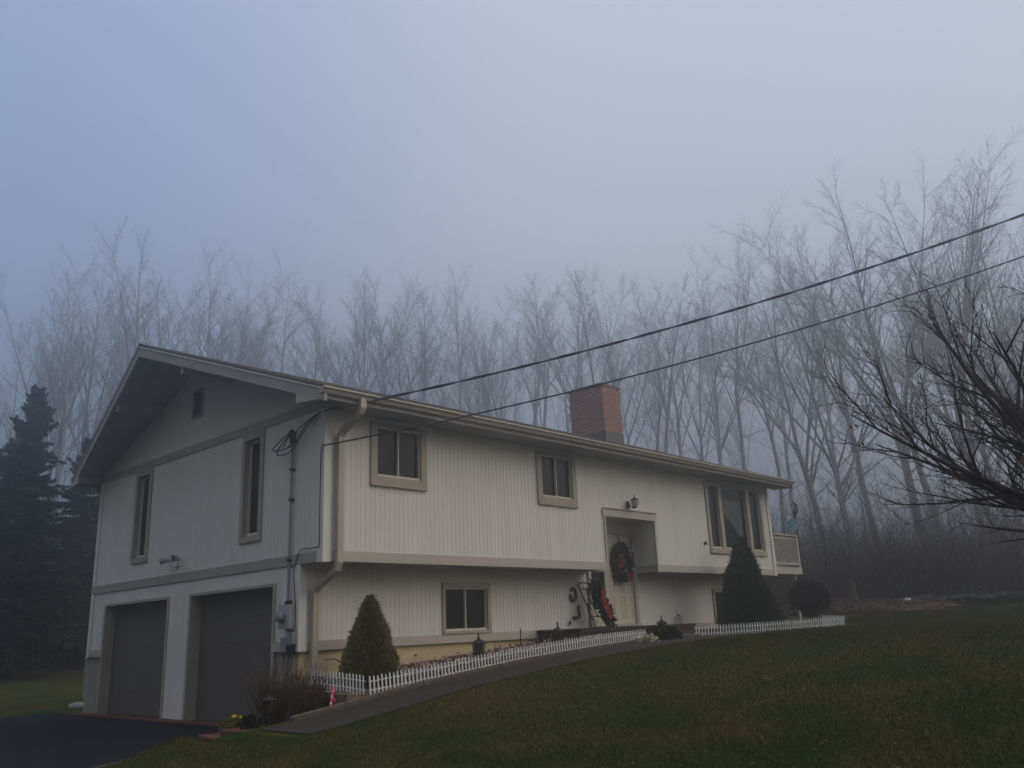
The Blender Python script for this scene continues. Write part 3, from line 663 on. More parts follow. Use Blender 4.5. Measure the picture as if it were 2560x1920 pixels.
# wall lantern over the entrance
t_ = thing('wall_lantern', 'small black coach lantern on the wall above the entrance', 'wall lamp', (8.15, -.64, 3.86))
b = MB(); b.box(8.07, 8.15, -.66, -D, 3.82, 3.98); b.tube([(8.11, -.66, 3.9), (8.11, -.74, 3.84), (8.13, -.78, 3.80)], .012, 6); b.build('wall_bracket', 'bronze', t_)
b = MB(); c0 = Vector((8.14, -.8, 0))
def lantern(mb_d, mb_g, c, z, s):
    # roof, cage, base
    mb_d.tube([(c[0], c[1], z+.17*s), (c[0], c[1], z+.2*s), (c[0], c[1], z+.215*s), (c[0], c[1], z+.27*s)], [.11*s, .06*s, .022*s, .008*s], 6)
    mb_d.ball((c[0], c[1], z+.28*s), .016*s, n=6, m_=4)
    mb_d.tube([(c[0], c[1], z-.03*s), (c[0], c[1], z)], [.035*s, .06*s], 6)
    for k in range(6):
        th = math.pi/3*k
        mb_d.tube([(c[0]+.058*s*math.cos(th), c[1]+.058*s*math.sin(th), z), (c[0]+.088*s*math.cos(th), c[1]+.088*s*math.sin(th), z+.17*s)], .007*s, 4)
    mb_g.tube([(c[0], c[1], z+.002), (c[0], c[1], z+.168*s)], [.053*s, .08*s], 6)
bd, bg_ = MB(), MB(); lantern(bd, bg_, c0, 3.84, .95); bd.build('cage', 'dark', t_); bg_.build('lamp_glass', 'bulb', t_)
b = MB(); b.box(11.24, 11.32, -D-.05, -D, 3.15, 3.22); tag(b.build('wall_socket', 'dark', base=(11.28, -D, 3.15)), 'small dark outdoor socket cover on the white wall left of the big window', 'socket')

# wreath
t_ = thing('wreath', 'dark evergreen wreath with red bows hanging on the entrance door', 'wreath', (8.46, -.08, 2.68))
def leaves(mb, c, rad, n_, size, squash=(1, 1, 1), R_=R, flat=.0):
    for _ in range(n_):
        v = Vector((R_.gauss(0, 1), R_.gauss(0, 1), R_.gauss(0, 1))).normalized(); r = rad*R_.uniform(.55, 1.05)
        p = Vector((c[0]+v.x*r*squash[0], c[1]+v.y*r*squash[1], c[2]+v.z*r*squash[2]))
        d = (v+Vector((R_.gauss(0, .5), R_.gauss(0, .5), R_.gauss(0, .5)))).normalized(); s_ = d.orthogonal().normalized(); s_.rotate(Matrix.Rotation(R_.uniform(0, 6.28), 3, d))
        l = size*R_.uniform(.6, 1.3); w_ = l*.3
        mb.quad(p, p+d*l*.5+s_*w_, p+d*l, p+d*l*.5-s_*w_)
b = MB()
for k in range(40):
    th = 2*math.pi*k/40; leaves(b, (8.46+.24*math.cos(th), -.1, 2.68+.28*math.sin(th)), .155, 70, .07, (1, .55, 1))
b.tube([(8.46+.24*math.cos(2*math.pi*k/24), -.08, 2.68+.28*math.sin(2*math.pi*k/24)) for k in range(25)], .1, 6)
b.build('greenery', 'evergreen', t_)
def bow(mb, c, s):
    for sx in (-1, 1):
        mb.hexa([(c[0], c[1]-.01, c[2]-.012*s), (c[0]+sx*.09*s, c[1]-.02, c[2]-.04*s), (c[0]+sx*.09*s, c[1]+.02, c[2]-.04*s), (c[0], c[1]+.01, c[2]-.012*s)], [(c[0], c[1]-.01, c[2]+.012*s), (c[0]+sx*.09*s, c[1]-.02, c[2]+.05*s), (c[0]+sx*.09*s, c[1]+.02, c[2]+.05*s), (c[0], c[1]+.01, c[2]+.012*s)])
        mb.hexa([(c[0], c[1]-.01, c[2]), (c[0]+.02*sx, c[1]-.01, c[2]), (c[0]+.02*sx, c[1]+.01, c[2]), (c[0], c[1]+.01, c[2])], [(c[0]+sx*.03*s, c[1]-.01, c[2]-.13*s), (c[0]+sx*.07*s, c[1]-.01, c[2]-.12*s), (c[0]+sx*.07*s, c[1]+.01, c[2]-.12*s), (c[0]+sx*.03*s, c[1]+.01, c[2]-.13*s)])
for q in ((8.30, 2.72, 1.2), (8.72, 2.88, .8), (8.58, 2.42, 1.3), (8.26, 2.58, .8)):
    b = MB(); bow(b, (q[0], -.19, q[1]), q[2]); b.build('bow', 'berry', t_)
for q in ((8.28, 2.82), (8.70, 2.94), (8.44, 2.49), (8.70, 2.52), (8.64, 2.86), (8.62, 2.95)):
    b = MB(); b.ball((q[0], -.2, q[1]), .026, n=8, m_=5); b.build('bauble', 'cream', t_, True)
b = MB(); b.tube([(8.46, -.07, 3.0), (8.44, -.06, 3.12), (8.42, -.05, 3.3)], .012, 5); b.ball((8.44, -.08, 3.17), .03, n=6, m_=4); b.build('hanger', 'dark', t_)

# sled
t_ = thing('sled', 'old dark wooden sled leaning on the wall left of the door', 'sled', (7.0, -.3, 1.28))
def sledp(s, h):  # s: across 0..1, h: along 0..1 ; leaning
    return Vector((6.82+.42*s+(1-h)*.1, -.42+.34*h, 1.30+.9*h))
for s in (0, 1):
    b = MB(); pts = [sledp(s, h) for h in (0, .2, .4, .6, .8, .92)]+[sledp(s+(.12 if s == 0 else -.1), 1.0), sledp(.5, 1.03)]
    b.tube(curve(pts, 4), .016, 6); b.build('runner', 'dark', t_)
for h in (.22, .52, .86):
    b = MB(); b.tube([sledp(0, h), sledp(.5, h+.02), sledp(1, h)], .014, 5)
    if h < .8: b.tube([sledp(0, h), sledp(.3, h-.14)], .01, 5); b.tube([sledp(1, h), sledp(.7, h-.14)], .01, 5)
    b.build('crossbar', 'bronze', t_)
for s in (.5,):
    b = MB(); b.tube([sledp(s, .2), sledp(s, .88)], .012, 4); b.build('slat', 'bronze', t_)
t_ = thing('poinsettia_swag', 'green swag with red poinsettias and a gold bauble hung over the sled', 'christmas swag', (7.25, -.3, 1.4))
b = MB()
for k in range(16):
    h = k/15; leaves(b, (7.10+.32*(1-h)**1.2, -.42+.1*h, 1.42+.72*h), .13, 75, .09, (1, .5, 1))
b.build('greenery', 'evergreen', t_)
for (x, z, s) in ((7.10, 2.0, 1.0), (7.09, 1.88, 1.1), (7.16, 1.75, 1.5), (7.2, 1.64, 1.1), (7.3, 1.55, 1.3), (7.38, 1.62, .7)):
    b = MB()
    for k in range(7):
        th = 2*math.pi*k/7+x*9; d = Vector((math.cos(th), -.3, math.sin(th))); q = Vector((-math.sin(th), 0, math.cos(th))); c = Vector((x, -.52, z))
        b.quad(c, c+d*.05*s+q*.022*s, c+d*.1*s, c+d*.05*s-q*.022*s)
    b.ball((x, -.53, z), .018*s, n=6, m_=4)
    b.build('poinsettia', 'berry', t_)
b = MB(); b.ball((7.42, -.54, 1.49), .034, n=8, m_=6); b.build('bauble', 'gold', t_, True)
# boot shaped ornaments
for (cx, cz, lab, hk) in ((6.72, 1.98, 'upper brown metal boot ornament on the wall left of the sled', 1), (6.82, 1.62, 'lower rusty L shaped boot ornament on the wall left of the sled', 0)):
    b = MB()
    if hk: b.tube(curve([(cx-.06, -.04, cz+.06), (cx-.03, -.04, cz+.12), (cx+.05, -.04, cz+.10), (cx+.07, -.04, cz), (cx+.05, -.04, cz-.1), (cx-.03, -.04, cz-.13), (cx-.09, -.04, cz-.08), (cx-.09, -.04, cz-.0)], 4), .026, 6)
    else: b.tube(curve([(cx+.05, -.04, cz+.14), (cx+.04, -.04, cz+.02), (cx+.06, -.04, cz-.08), (cx, -.04, cz-.12), (cx-.16, -.04, cz-.11)], 4), [.02]+[.03]*15+[.018], 6)
    tag(b.build('boot_ornament', 'bronze', base=(cx, -.04, cz)), lab, 'ornament', 'metal boots hung by the door')
b = MB()
for k in range(5):
    th = 2*math.pi*k/5+.3; b.tube([(6.55, -.04, 1.40), (6.55+.055*math.cos(th), -.04, 1.40+.055*math.sin(th))], [.02, .005], 5)
tag(b.build('star_ornament', 'dark', base=(6.55, -.04, 1.40)), 'tiny dark star ornament low on the wall left of the boots', 'ornament')
# little bicycle on the stoop
t_ = thing('bicycle_ornament', 'tiny dark wire bicycle planter standing on the stoop edge', 'ornament', (9.45, -.8, 1.28))
for x, r in ((9.36, .08), (9.56, .08)):
    b = MB(); b.tube([(x+r*math.cos(2*math.pi*k/14), -.8, 1.36+r*math.sin(2*math.pi*k/14)) for k in range(15)], .006, 4); b.tube([(x-r, -.8, 1.36), (x+r, -.8, 1.36)], .004, 4); b.tube([(x, -.8, 1.28), (x, -.8, 1.44)], .004, 4); b.build('wheel', 'dark', t_)
b = MB(); b.tube([(9.36, -.8, 1.36), (9.44, -.8, 1.48), (9.56, -.8, 1.36)], .007, 4); b.tube([(9.44, -.8, 1.48), (9.42, -.8, 1.58)], .007, 4); b.build('frame', 'dark', t_)
b = MB(); b.tube([(9.34, -.84, 1.57), (9.42, -.8, 1.58), (9.47, -.74, 1.57)], .006, 4); b.tube([(9.48, -.8, 1.47), (9.56, -.8, 1.47)], [.02, .012], 5); b.build('handlebar', 'dark', t_)
# wind spinner and metal bird by the deck
t_ = thing('wind_spinner', 'pale blue flower pinwheel standing at the deck railing', 'pinwheel', (16.5, -.5, 3.6))
b = MB()
for k in range(7):
    th = 2*math.pi/7*k; U_ = Vector((.45, -.89, 0)); d = U_*math.cos(th)+Vector((0, 0, math.sin(th))); q = -U_*math.sin(th)+Vector((0, 0, math.cos(th))); c = Vector((16.4, -.55, 3.93)); nn_ = Vector((-.89, -.45, 0))
    b.hexa([c+d*.02, c+d*.12-q*.065, c+d*.2, c+d*.12+q*.065], [c+d*.02+nn_*.01, c+d*.12-q*.065+nn_*.03, c+d*.2+nn_*.01, c+d*.12+q*.065-nn_*.01])
b.build('petals', 'blue', t_); b = MB(); b.ball((16.45, -.53, 3.92), .025, n=8, m_=5); b.build('hub', 'dark', t_)
b = MB(); b.tube([(16.45, -.47, 3.92), (16.45, -.46, 3.0)], .008, 5); b.build('stem', 'dark', t_)
t_ = thing('bird_ornament', 'dark metal bird figure on a tall pole above the deck railing', 'ornament', (16.8, -.5, 3.2))
b = MB(); b.tube([(16.8, -.5, 3.0), (16.8, -.5, 4.25)], .012, 5); b.build('pole', 'dark', t_)
b = MB(); b.tube([(16.74, -.5, 4.2), (16.8, -.5, 4.32), (16.88, -.5, 4.45), (16.92, -.5, 4.52)], [.02, .075, .07, .04], 8)
b.ball((16.93, -.5, 4.55), .05, n=8, m_=6); b.tube([(16.9, -.5, 4.57), (16.7, -.5, 4.66)], [.035, .006], 5); b.tube([(16.93, -.5, 4.58), (17.1, -.5, 4.55)], [.03, .004], 5)
b.build('body', 'dark', t_)
b = MB(); b.hexa([(16.8, -.53, 4.3), (16.9, -.53, 4.35), (16.9, -.47, 4.35), (16.8, -.47, 4.3)], [(17.02, -.53, 4.36), (17.04, -.53, 4.4), (17.04, -.47, 4.4), (17.02, -.47, 4.36)]); b.tube([(16.78, -.5, 4.22), (16.66, -.5, 4.1)], [.025, .004], 5); b.build('wing', 'dark', t_)

# ---------------------------------------------------------------- garden things
def picket_run(label, pts, h, n_pan, name='picket_fence', lean=0.0, tilt=0.0):
    base = pts[0]
    t_ = thing(name, label, 'picket fence', base, 'low white picket edging')
    # total polyline
    P = [Vector(p) for p in pts]; seg = [(P[i+1]-P[i]).length for i in range(len(P)-1)]; tot = sum(seg)
    def at(s):
        for i, l in enumerate(seg):
            if s <= l or i == len(seg)-1: return P[i].lerp(P[i+1], s/l), (P[i+1]-P[i]).normalized()
            s -= l
    pl = tot/n_pan
    for k in range(n_pan):
        b = MB(); lz = R.uniform(-.03, .03)
        np_ = max(3, round(pl/.072))
        for j in range(np_):
            p, d = at(k*pl+(j+.5)*pl/np_); hd = Vector((d.x, d.y, 0)).normalized(); q = Vector((-hd.y, hd.x, 0)); hh = h*R.uniform(.96, 1.03)
            up = (Vector((0, 0, 1))+hd*(lean+lz)+q*tilt).normalized(); w_ = .011; dd = .006
            c0_, c1_, c2_ = p, p+up*hh*.9, p+up*hh
            b.hexa([c0_-hd*w_-q*dd, c0_+hd*w_-q*dd, c0_+hd*w_+q*dd, c0_-hd*w_+q*dd], [c1_-hd*w_-q*dd, c1_+hd*w_-q*dd, c1_+hd*w_+q*dd, c1_-hd*w_+q*dd])
            b.hexa([c1_-hd*w_-q*dd, c1_+hd*w_-q*dd, c1_+hd*w_+q*dd, c1_-hd*w_+q*dd], [c2_-hd*.002-q*dd, c2_+hd*.002-q*dd, c2_+hd*.002+q*dd, c2_-hd*.002+q*dd])
        for fr in (.22, .68):
            a_, d = at(k*pl+.01); c_, _ = at((k+1)*pl-.008); q = Vector((-d.y, d.x, 0)).normalized()
            a_ = a_+Vector((0, 0, h*fr))+q*(.007+tilt*h*fr); c_ = c_+Vector((0, 0, h*fr))+q*(.007+tilt*h*fr); u = Vector((0, 0, .016))
            b.hexa([a_, c_, c_+q*.008, a_+q*.008], [a_+u, c_+u, c_+q*.008+u, a_+q*.008+u])
        b.build('fence_panel', 'white', t_)
    return t_
def gz(x, y): return ground(x, y)
picket_run('short run of white picket edging on the retaining wall by the downspout', [(.1, -.12, .60), (.13, -.8, .56), (.17, -1.46, .50)], .26, 3, lean=-.05)
picket_run('long run of white picket edging climbing beside the path to the stoop', [(.2, -1.5, .49), (1.5, -1.5, .60), (3.5, -1.5, .775), (5.5, -1.5, .90), (7.2, -1.48, .96)], .26, 16, lean=-.06)
picket_run('white picket edging curving in front of the tall dark conifer at the far end', [(8.9, -1.55, 1.0), (10.2, -2.15, 1.01), (11.6, -2.6, 1.03), (13.2, -3.05, 1.06), (13.9, -2.75, 1.07), (14.8, -1.8, 1.10)], .23, 17, lean=.05)

def stake_lantern(x, y, z0, zt, label, s=1.0):
    s *= 1.45; t_ = thing('garden_lantern', label, 'garden lantern', (x, y, z0), 'dark garden lanterns')
    b = MB(); b.tube([(x, y, z0), (x, y, zt)], .014*s, 6); b.build('stake', 'dark', t_)
    bd, bg_ = MB(), MB(); lantern(bd, bg_, (x, y), zt, .9*s); bd.build('cage', 'dark', t_); bg_.build('lamp_glass', 'amber', t_)
stake_lantern(2.72, -1.2, .68, .90, 'dark garden lantern behind the picket fence nearest the conifer')
stake_lantern(4.78, -1.2, .80, 1.03, 'dark garden lantern behind the picket fence below the boot ornaments')
stake_lantern(8.05, -1.3, 1.0, 1.12, 'dark garden lantern above the low green shrub by the stoop', .9)
stake_lantern(-1.0, -.85, .1, .36, 'black lantern on a post among bare stems near the garage', .72)
b = MB(); b.tube([(3.95, -1.0, .75), (3.98, -1.0, 1.32)], .012, 6); tag(b.build('garden_stake', 'bronze', base=(3.95, -1, .75)), 'thin rusty rod standing in the bed between two garden lanterns', 'stake')
b = MB(); b.tube(curve([(.42, -.1, .98), (.6, -.12, .98), (.75, -.16, .88), (.82, -.2, .72)], 5), .008, 5); tag(b.build('plant_hook', 'bronze', base=(.5, -.1, .7)), 'thin bent brown wire arching from the foundation beside the downspout', 'garden wire')
b = MB(); b.tube([(.22, -.22, .60), (.22, -.22, .62), (.22, -.22, .72)], [.05, .055, .075], 4); b.tube([(.22, -.22, .72), (.22, -.22, .745)], .085, 4)
tag(b.build('flower_pot', 'timber', base=(.22, -.22, .6)), 'small dark brown square pot under the downspout', 'pot')
t_ = thing('candy_cane', 'pink and white striped candy cane decoration hung at the retaining wall', 'decoration', (-.3, -1.35, .30))
pts = curve([(-.36, -1.36, .34), (-.32, -1.33, .44), (-.28, -1.30, .55), (-.25, -1.28, .61), (-.21, -1.25, .62), (-.2, -1.24, .57)], 4)
for k in range(len(pts)-1):
    b = MB(); b.tube(pts[k:k+2], .019, 6); b.build('stripe', 'pink' if k % 3 else 'pinkpale', t_)
b = MB(); b.ball((-.245, -1.29, .45), .03, .03, .045, n=8, m_=6); b.build('bauble', 'pink', t_, True)
b = MB(); b.ball((.5, 9.6, .05), .2, .38, .1, n=12, m_=8, jit=.06); tag(b.build('garden_stone', 'stone', base=(.5, 9.6, 0), smooth=True), 'pale flat stone on the grass beyond the far garage corner', 'stone')
b = MB(); b.ball((23.2, -1.1, 1.72), .15, .11, .08, n=10, m_=6, jit=.1); tag(b.build('garden_stone', 'white', base=(23.2, -1.1, 1.6)), 'small bright white rock lying at the dark edge of the wood', 'stone')

# cone shaped conifers
def rdir(d, ang, rr):
    o = d.orthogonal().normalized(); o.rotate(Matrix.Rotation(rr.uniform(0, 6.283), 3, d)); return (d*math.cos(ang)+o*math.sin(ang)).normalized()
def conifer_cone(name, label, x, y, z0, h, r, m_, n_, leaf, seed, pf):
    rr = random.Random(seed); t_ = thing(name, label, 'conifer', (x, y, z0), 'cone shaped garden conifers')
    b = MB(); b.tube([(x, y, z0-.05), (x, y, z0+h*.8)], [r*.08, .01], 6); b.build('trunk', 'darkbark', t_)
    prof = lambda u: r*interp(u, pf)
    b = MB(); core = []
    for k in range(13):
        u = k/12; core.append((x, y, z0+h*.95*u))
    b.tube(core, [max(.008, prof(k/12)*.68) for k in range(13)], 12)
    lumps = [(rr.uniform(0, 6.28), rr.uniform(0, .95), rr.uniform(-.16, .2)) for _ in range(110)]
    for _ in range(n_):
        u = 1-math.sqrt(rr.random()) if rr.random() < .8 else rr.random(); th = rr.uniform(0, 6.283)
        bump_ = 0
        for lt, lu, la in lumps:
            dth = abs((th-lt+math.pi) % (2*math.pi)-math.pi)*prof(u)/r; du = (u-lu)*h/r*.5
            q = dth*dth+du*du
            if q < .05: bump_ += la*(1-q/.05)*(1-u*.7)
        q = prof(u)*(1+bump_)*(1+rr.gauss(-.06, .07)); p = Vector((x+q*math.cos(th), y+q*math.sin(th), z0+h*u))
        d = Vector((math.cos(th), math.sin(th), rr.uniform(.1, 1.3)))+Vector((rr.gauss(0, .35), rr.gauss(0, .35), 0)); d.normalize()
        s_ = d.orthogonal().normalized(); s_.rotate(Matrix.Rotation(rr.uniform(0, 6.28), 3, d)); l = leaf*rr.uniform(.6, 1.4); w_ = l*.17
        b.quad(p-d*l*.3, p+d*l*.3+s_*w_, p+d*l, p+d*l*.3-s_*w_)
    for k in range(14):
        d = Vector((rr.gauss(0, .15), rr.gauss(0, .15), 1)).normalized(); p = Vector((x, y, z0+h*.93)); s_ = d.orthogonal()*.012; b.quad(p, p+d*leaf+s_, p+d*leaf*2, p+d*leaf-s_)
    for k in range(520):
        u = 1-math.sqrt(rr.random()); th = rr.uniform(0, 6.283); q = prof(u)*rr.uniform(.85, .98); p = Vector((x+q*math.cos(th), y+q*math.sin(th), z0+h*u)); d = Vector((math.cos(th), math.sin(th), rr.uniform(.2, 2))).normalized(); l = leaf*rr.uniform(.8, 2.1)
        for j in range(7):
            pp = p+d*l*j/7; d2 = rdir(d, rr.uniform(.2, .7), rr); s_ = d2.orthogonal().normalized()*leaf*.14; b.quad(pp, pp+d2*leaf*.4+s_, pp+d2*leaf*.8, pp+d2*leaf*.4-s_)
    b.build('foliage', m_, t_)
conifer_cone('dwarf_conifer', 'small yellowish green cone conifer behind the picket corner by the downspout', .78, -.78, .60, 1.30, .41, 'conif', 19000, .062, 3, [(0, .86), (.1, 1), (.24, .9), (.43, .66), (.58, .6), (.72, .38), (.89, .23), (1, .02)])
conifer_cone('garden_conifer', 'tall dark green cone conifer in front of the big window at the far end', 11.62, -1.4, 1.03, 2.22, .68, 'conifdark', 24000, .075, 4, [(0, .88), (.1, 1), (.23, .93), (.37, .78), (.51, .62), (.64, .48), (.78, .32), (.9, .17), (1, .03)])
# low shrubs
def shrub(name, label, c, rad, sq, m_, n_, leaf, seed, cat='shrub', core=True):
    rr = random.Random(seed); t_ = thing(name, label, cat, (c[0], c[1], c[2]-rad*sq[2]))
    b = MB(); b.tube([(c[0], c[1], c[2]-rad*sq[2]-.05), (c[0], c[1], c[2])], .02, 5); b.build('stem', 'darkbark', t_)
    b = MB()
    if core: b.ball(c, rad*.72*sq[0], rad*.72*sq[1], rad*.72*sq[2], n=14, m_=9, jit=.12)
    for k in range(18):
        v = Vector((rr.gauss(0, 1), rr.gauss(0, 1), abs(rr.gauss(0, .8)))).normalized()
        leaves(b, (c[0]+v.x*rad*.6*sq[0], c[1]+v.y*rad*.6*sq[1], c[2]+v.z*rad*.6*sq[2]), rad*.45, n_//18, leaf, sq, rr)
    b.build('foliage', m_, t_); return t_
shrub('low_shrub', 'low dark green shrub hiding the front of the stoop', (7.75, -1.55, 1.02), .34, (1.25, .8, .72), 'evergreen', 7000, .05, 11)
shrub('pale_flower_clump', 'pale cream dried flower clump at the end of the long picket run', (6.75, -1.78, .98), .2, (1.4, .8, .5), 'cream', 500, .07, 12, 'flowers', False)
shrub('maroon_hedge', 'large rounded dark maroon bush beneath the deck', (15.95, -1.0, 1.75), .56, (1, 1, 1.1), 'redbush', 12000, .06, 13)
shrub('leafy_plant', 'low yellow flowering plant at the corner of the garage apron', (-.95, .12, .12), .16, (1.3, 1, .8), 'conif', 900, .06, 14, 'plant', False)
b = MB(); b.ball((-.98, .1, .27), .045, .045, .03, n=8, m_=5, jit=.1); b.ball((-.9, .05, .25), .03, n=6, m_=4); bpy.data.objects['leafy_plant']; 
yb = b.build('flower_head', 'yellow', bpy.data.objects['leafy_plant'])
shrub('leafy_plant', 'low dark leafy plant at the foot of the black lantern post', (-1.1, -.55, .2), .12, (1.3, 1, .9), 'evergreen', 500, .06, 15, 'plant', False)
# bare stem shrubs
def stem_bush(name, label, x, y, z, h, r, n_, seed, m_='twigbrown', group=None, thick=.006):
    rr = random.Random(seed); t_ = thing(name, label, 'shrub', (x, y, z), group)
    b = MB()
    for k in range(n_):
        th = rr.uniform(0, 6.28); q = rr.uniform(0, r*.35); p = Vector((x+q*math.cos(th), y+q*math.sin(th), z)); hh = h*rr.uniform(.5, 1.05); ln = r*rr.uniform(.2, 1)/h
        pts = [p]; d = Vector((math.cos(th)*ln, math.sin(th)*ln, 1))
        for j in range(5): d = d+Vector((rr.gauss(0, .12), rr.gauss(0, .12), 0)); pts.append(pts[-1]+d.normalized()*hh/5)
        b.tube(pts, [thick*(1-.15*i) for i in range(6)], 3, False)
        for j in range(5):
            i = rr.randint(1, 4); p0 = pts[i]; d2 = (pts[i+1]-pts[i]).normalized()+Vector((rr.gauss(0, .5), rr.gauss(0, .5), rr.uniform(0, .4))); b.tube([p0, p0+d2.normalized()*hh*.14, p0+d2.normalized()*hh*.25+Vector((0, 0, .03))], [thick*.5, thick*.4, thick*.2], 3, False)
    b.build('stems', m_, t_)
stem_bush('bare_shrub', 'leafless brown shrub in front of the right garage door corner', -.55, -.25, .08, .95, .55, 170, 21)
stem_bush('bare_shrub', 'leafless reddish brown shrub against the retaining wall', -.45, -.95, .2, .7, .35, 120, 22)
# fallen leaves + dry flowers in the bed
b = MB(); rr = random.Random(5)
for k in range(5200):
    x = rr.uniform(.9, 7.2); y = -1.45+abs(rr.gauss(0, .45)); 
    if y > -.05: continue
    z = ground(x, y)+.03+rr.random()**2*.16; th = rr.uniform(0, 6.28); s_ = rr.uniform(.015, .035); a_ = Vector((math.cos(th), math.sin(th), rr.uniform(-.5, .5)))*s_; c_ = Vector((-math.sin(th), math.cos(th), rr.uniform(-.5, .5)))*s_*.7; p = Vector((x, y, z))
    b.quad(p-a_*1.3, p+c_*1.3, p+a_*1.3, p-c_*1.3)
tag(b.build('bed_leaves', mat('dry bed leaves', (.16, .07, .045), .9, (.5, .42, .36), 30, contrast=1.5)), 'dry brown and pale leaves heaped in the bed behind the pickets', 'leaves', kind='stuff')

# ---------------------------------------------------------------- grass
def fast_mesh(name, V, F, m_, n_per):
    me = bpy.data.meshes.new(name); nv = len(V); nf = len(F)
    me.vertices.add(nv); me.vertices.foreach_set('co', V.astype(np.float32).ravel())
    me.loops.add(nf*n_per); me.loops.foreach_set('vertex_index', F.astype(np.int32).ravel())
    me.polygons.add(nf); me.polygons.foreach_set('loop_start', np.arange(0, nf*n_per, n_per, dtype=np.int32)); me.polygons.foreach_set('loop_total', np.full(nf, n_per, dtype=np.int32))
    me.update(calc_edges=True); me.materials.append(M[m_] if isinstance(m_, str) else m_)
    o = bpy.data.objects.new(name, me); COL.objects.link(o); return o
def on_lawn(x, y):
    if y > -2.70+.05*math.sin(x*7)+.03*math.sin(x*23) and -1.7 < x < 10.3: return False
    if x <= -1.3 and y > drive_edge(x)-.08 and y < 9.3: return False
    if x > -2 and y > -1.55 and x < 9: return False
    if -.3 < y < W+.3 and x > -1: return False
    if 8.5 < x < 15 and y > -1.55-.33*(x-8.9): return False
    return True
GM = mat('grass blades', (.019, .042, .005), .8, (.080, .058, .012), .9, spec=.15, contrast=1.2)
rg = np.random.RandomState(3); pts = []
cands = 700000
az = np.radians(np.where(rg.uniform(0, 1, cands) < .75, rg.uniform(14, 82, cands), rg.uniform(-15, 125, cands))); dd = 4.5*np.exp(rg.uniform(0, 1, cands)*math.log(38/4.5))
X_ = CX+np.sin(az)*dd; Y_ = CY+np.cos(az)*dd
keep = [i for i in range(0, cands) if on_lawn(X_[i], Y_[i])][:440000]
gxv = X_[keep]; gyv = Y_[keep]; gd_ = dd[keep]
gzv = np.array([ground(float(a_), float(b_)) for a_, b_ in zip(gxv, gyv)])
nn = len(gxv); th = rg.uniform(0, 2*np.pi, nn); hgt = rg.uniform(.018, .05, nn)*np.clip(gd_/14, .9, 1.9); wd = .0030*np.clip(gd_/7, 1, 5); ln = rg.normal(0, .55, (nn, 2))
c_, s_ = np.cos(th), np.sin(th)
V = np.zeros((nn, 3, 3)); V[:, 0] = np.stack([gxv-c_*wd, gyv-s_*wd, gzv-.006], 1); V[:, 1] = np.stack([gxv+c_*wd, gyv+s_*wd, gzv-.006], 1)
V[:, 2] = np.stack([gxv+ln[:, 0]*hgt, gyv+ln[:, 1]*hgt, gzv+hgt], 1)
go = fast_mesh('grass', V.reshape(-1, 3), np.arange(nn*3).reshape(-1, 3), GM, 3); tag(go, 'short dull green and brown winter grass of the sloping lawn', 'grass', kind='stuff')
# fallen leaves on the lawn
nl = 5000; rl = np.random.RandomState(9); az = np.radians(rl.uniform(16, 82, nl)); dd = 6.3*np.exp(rl.uniform(0, 1, nl)*math.log(30/6.3)); lx = CX+np.sin(az)*dd; ly = CY+np.cos(az)*dd
b = MB()
for k in range(nl):
    if k % 2: continue
    x, y = float(lx[k]), float(ly[k])
    if not on_lawn(x, y) and not (-2.7 < y < -1.65 and -1.4 < x < 9): continue
    dns = math.exp(-((x-2.5)**2+(y+9.8)**2)/16)
    if rl.uniform() > (.05 if on_lawn(x, y) else .35)+.75*dns: continue
    z = ground(x, y)+.035; th = rl.uniform(0, 6.28); s2 = rl.uniform(.014, .026); a_ = Vector((math.cos(th), math.sin(th), rl.uniform(-.3, .5)))*s2; q = Vector((-math.sin(th), math.cos(th), rl.uniform(-.3, .5)))*s2*.7; p = Vector((x, y, z)); b.quad(p-a_, p+q, p+a_, p-q)
tag(b.build('fallen_leaves', mat('fallen leaf', (.06, .028, .016), .9, (.11, .06, .03), 8)), 'brown fallen leaves scattered over the lawn', 'leaves', kind='stuff')

# ---------------------------------------------------------------- bare trees
class TreeMB:
    """arrays of tapered tubes"""
    def __init__(s): s.v = []; s.f = []
    def tube(s, pts, rs, n_):
        base = len(s.v)
        t0 = (pts[1]-pts[0]).normalized(); a = t0.orthogonal().normalized()
        K = len(pts)
        for k in range(K):
            t = (pts[min(k+1, K-1)]-pts[max(k-1, 0)]).normalized(); a = (a-t*a.dot(t)).normalized(); bb = t.cross(a)
            if k == K-1 and rs[k] < .0015: s.v.append(tuple(pts[k])); break
            for j in range(n_):
                th = 6.28318*j/n_; s.v.append(tuple(pts[k]+a*(rs[k]*math.cos(th))+bb*(rs[k]*math.sin(th))))
        tip = rs[-1] < .0015
        for k in range(K-1):
            last = tip and k == K-2
            for j in range(n_):
                i0 = base+k*n_+j; i1 = base+k*n_+(j+1) % n_
                if last: s.f.append((i0, i1, base+(K-1)*n_))
                else: s.f.append((i0, i1, i1+n_, i0+n_))
def limb(p, d, length, r0, segs, wob, up, rr, r1f=.25):
    pts = [p.copy()]; rs = [r0]; d = d.copy()
    for k in range(segs):
        d = (d+Vector((rr.gauss(0, wob), rr.gauss(0, wob), rr.gauss(0, wob*.6)+up))).normalized(); pts.append(pts[-1]+d*(length/segs)); rs.append(r0*(1-(1-r1f)*(k+1)/segs))
    return pts, rs
def samp(pts, rs, t):
    k = min(int(t*(len(pts)-1)), len(pts)-2); u = t*(len(pts)-1)-k
    return pts[k].lerp(pts[k+1], u), (pts[k+1]-pts[k]).normalized(), rs[k]*(1-u)+rs[k+1]*u
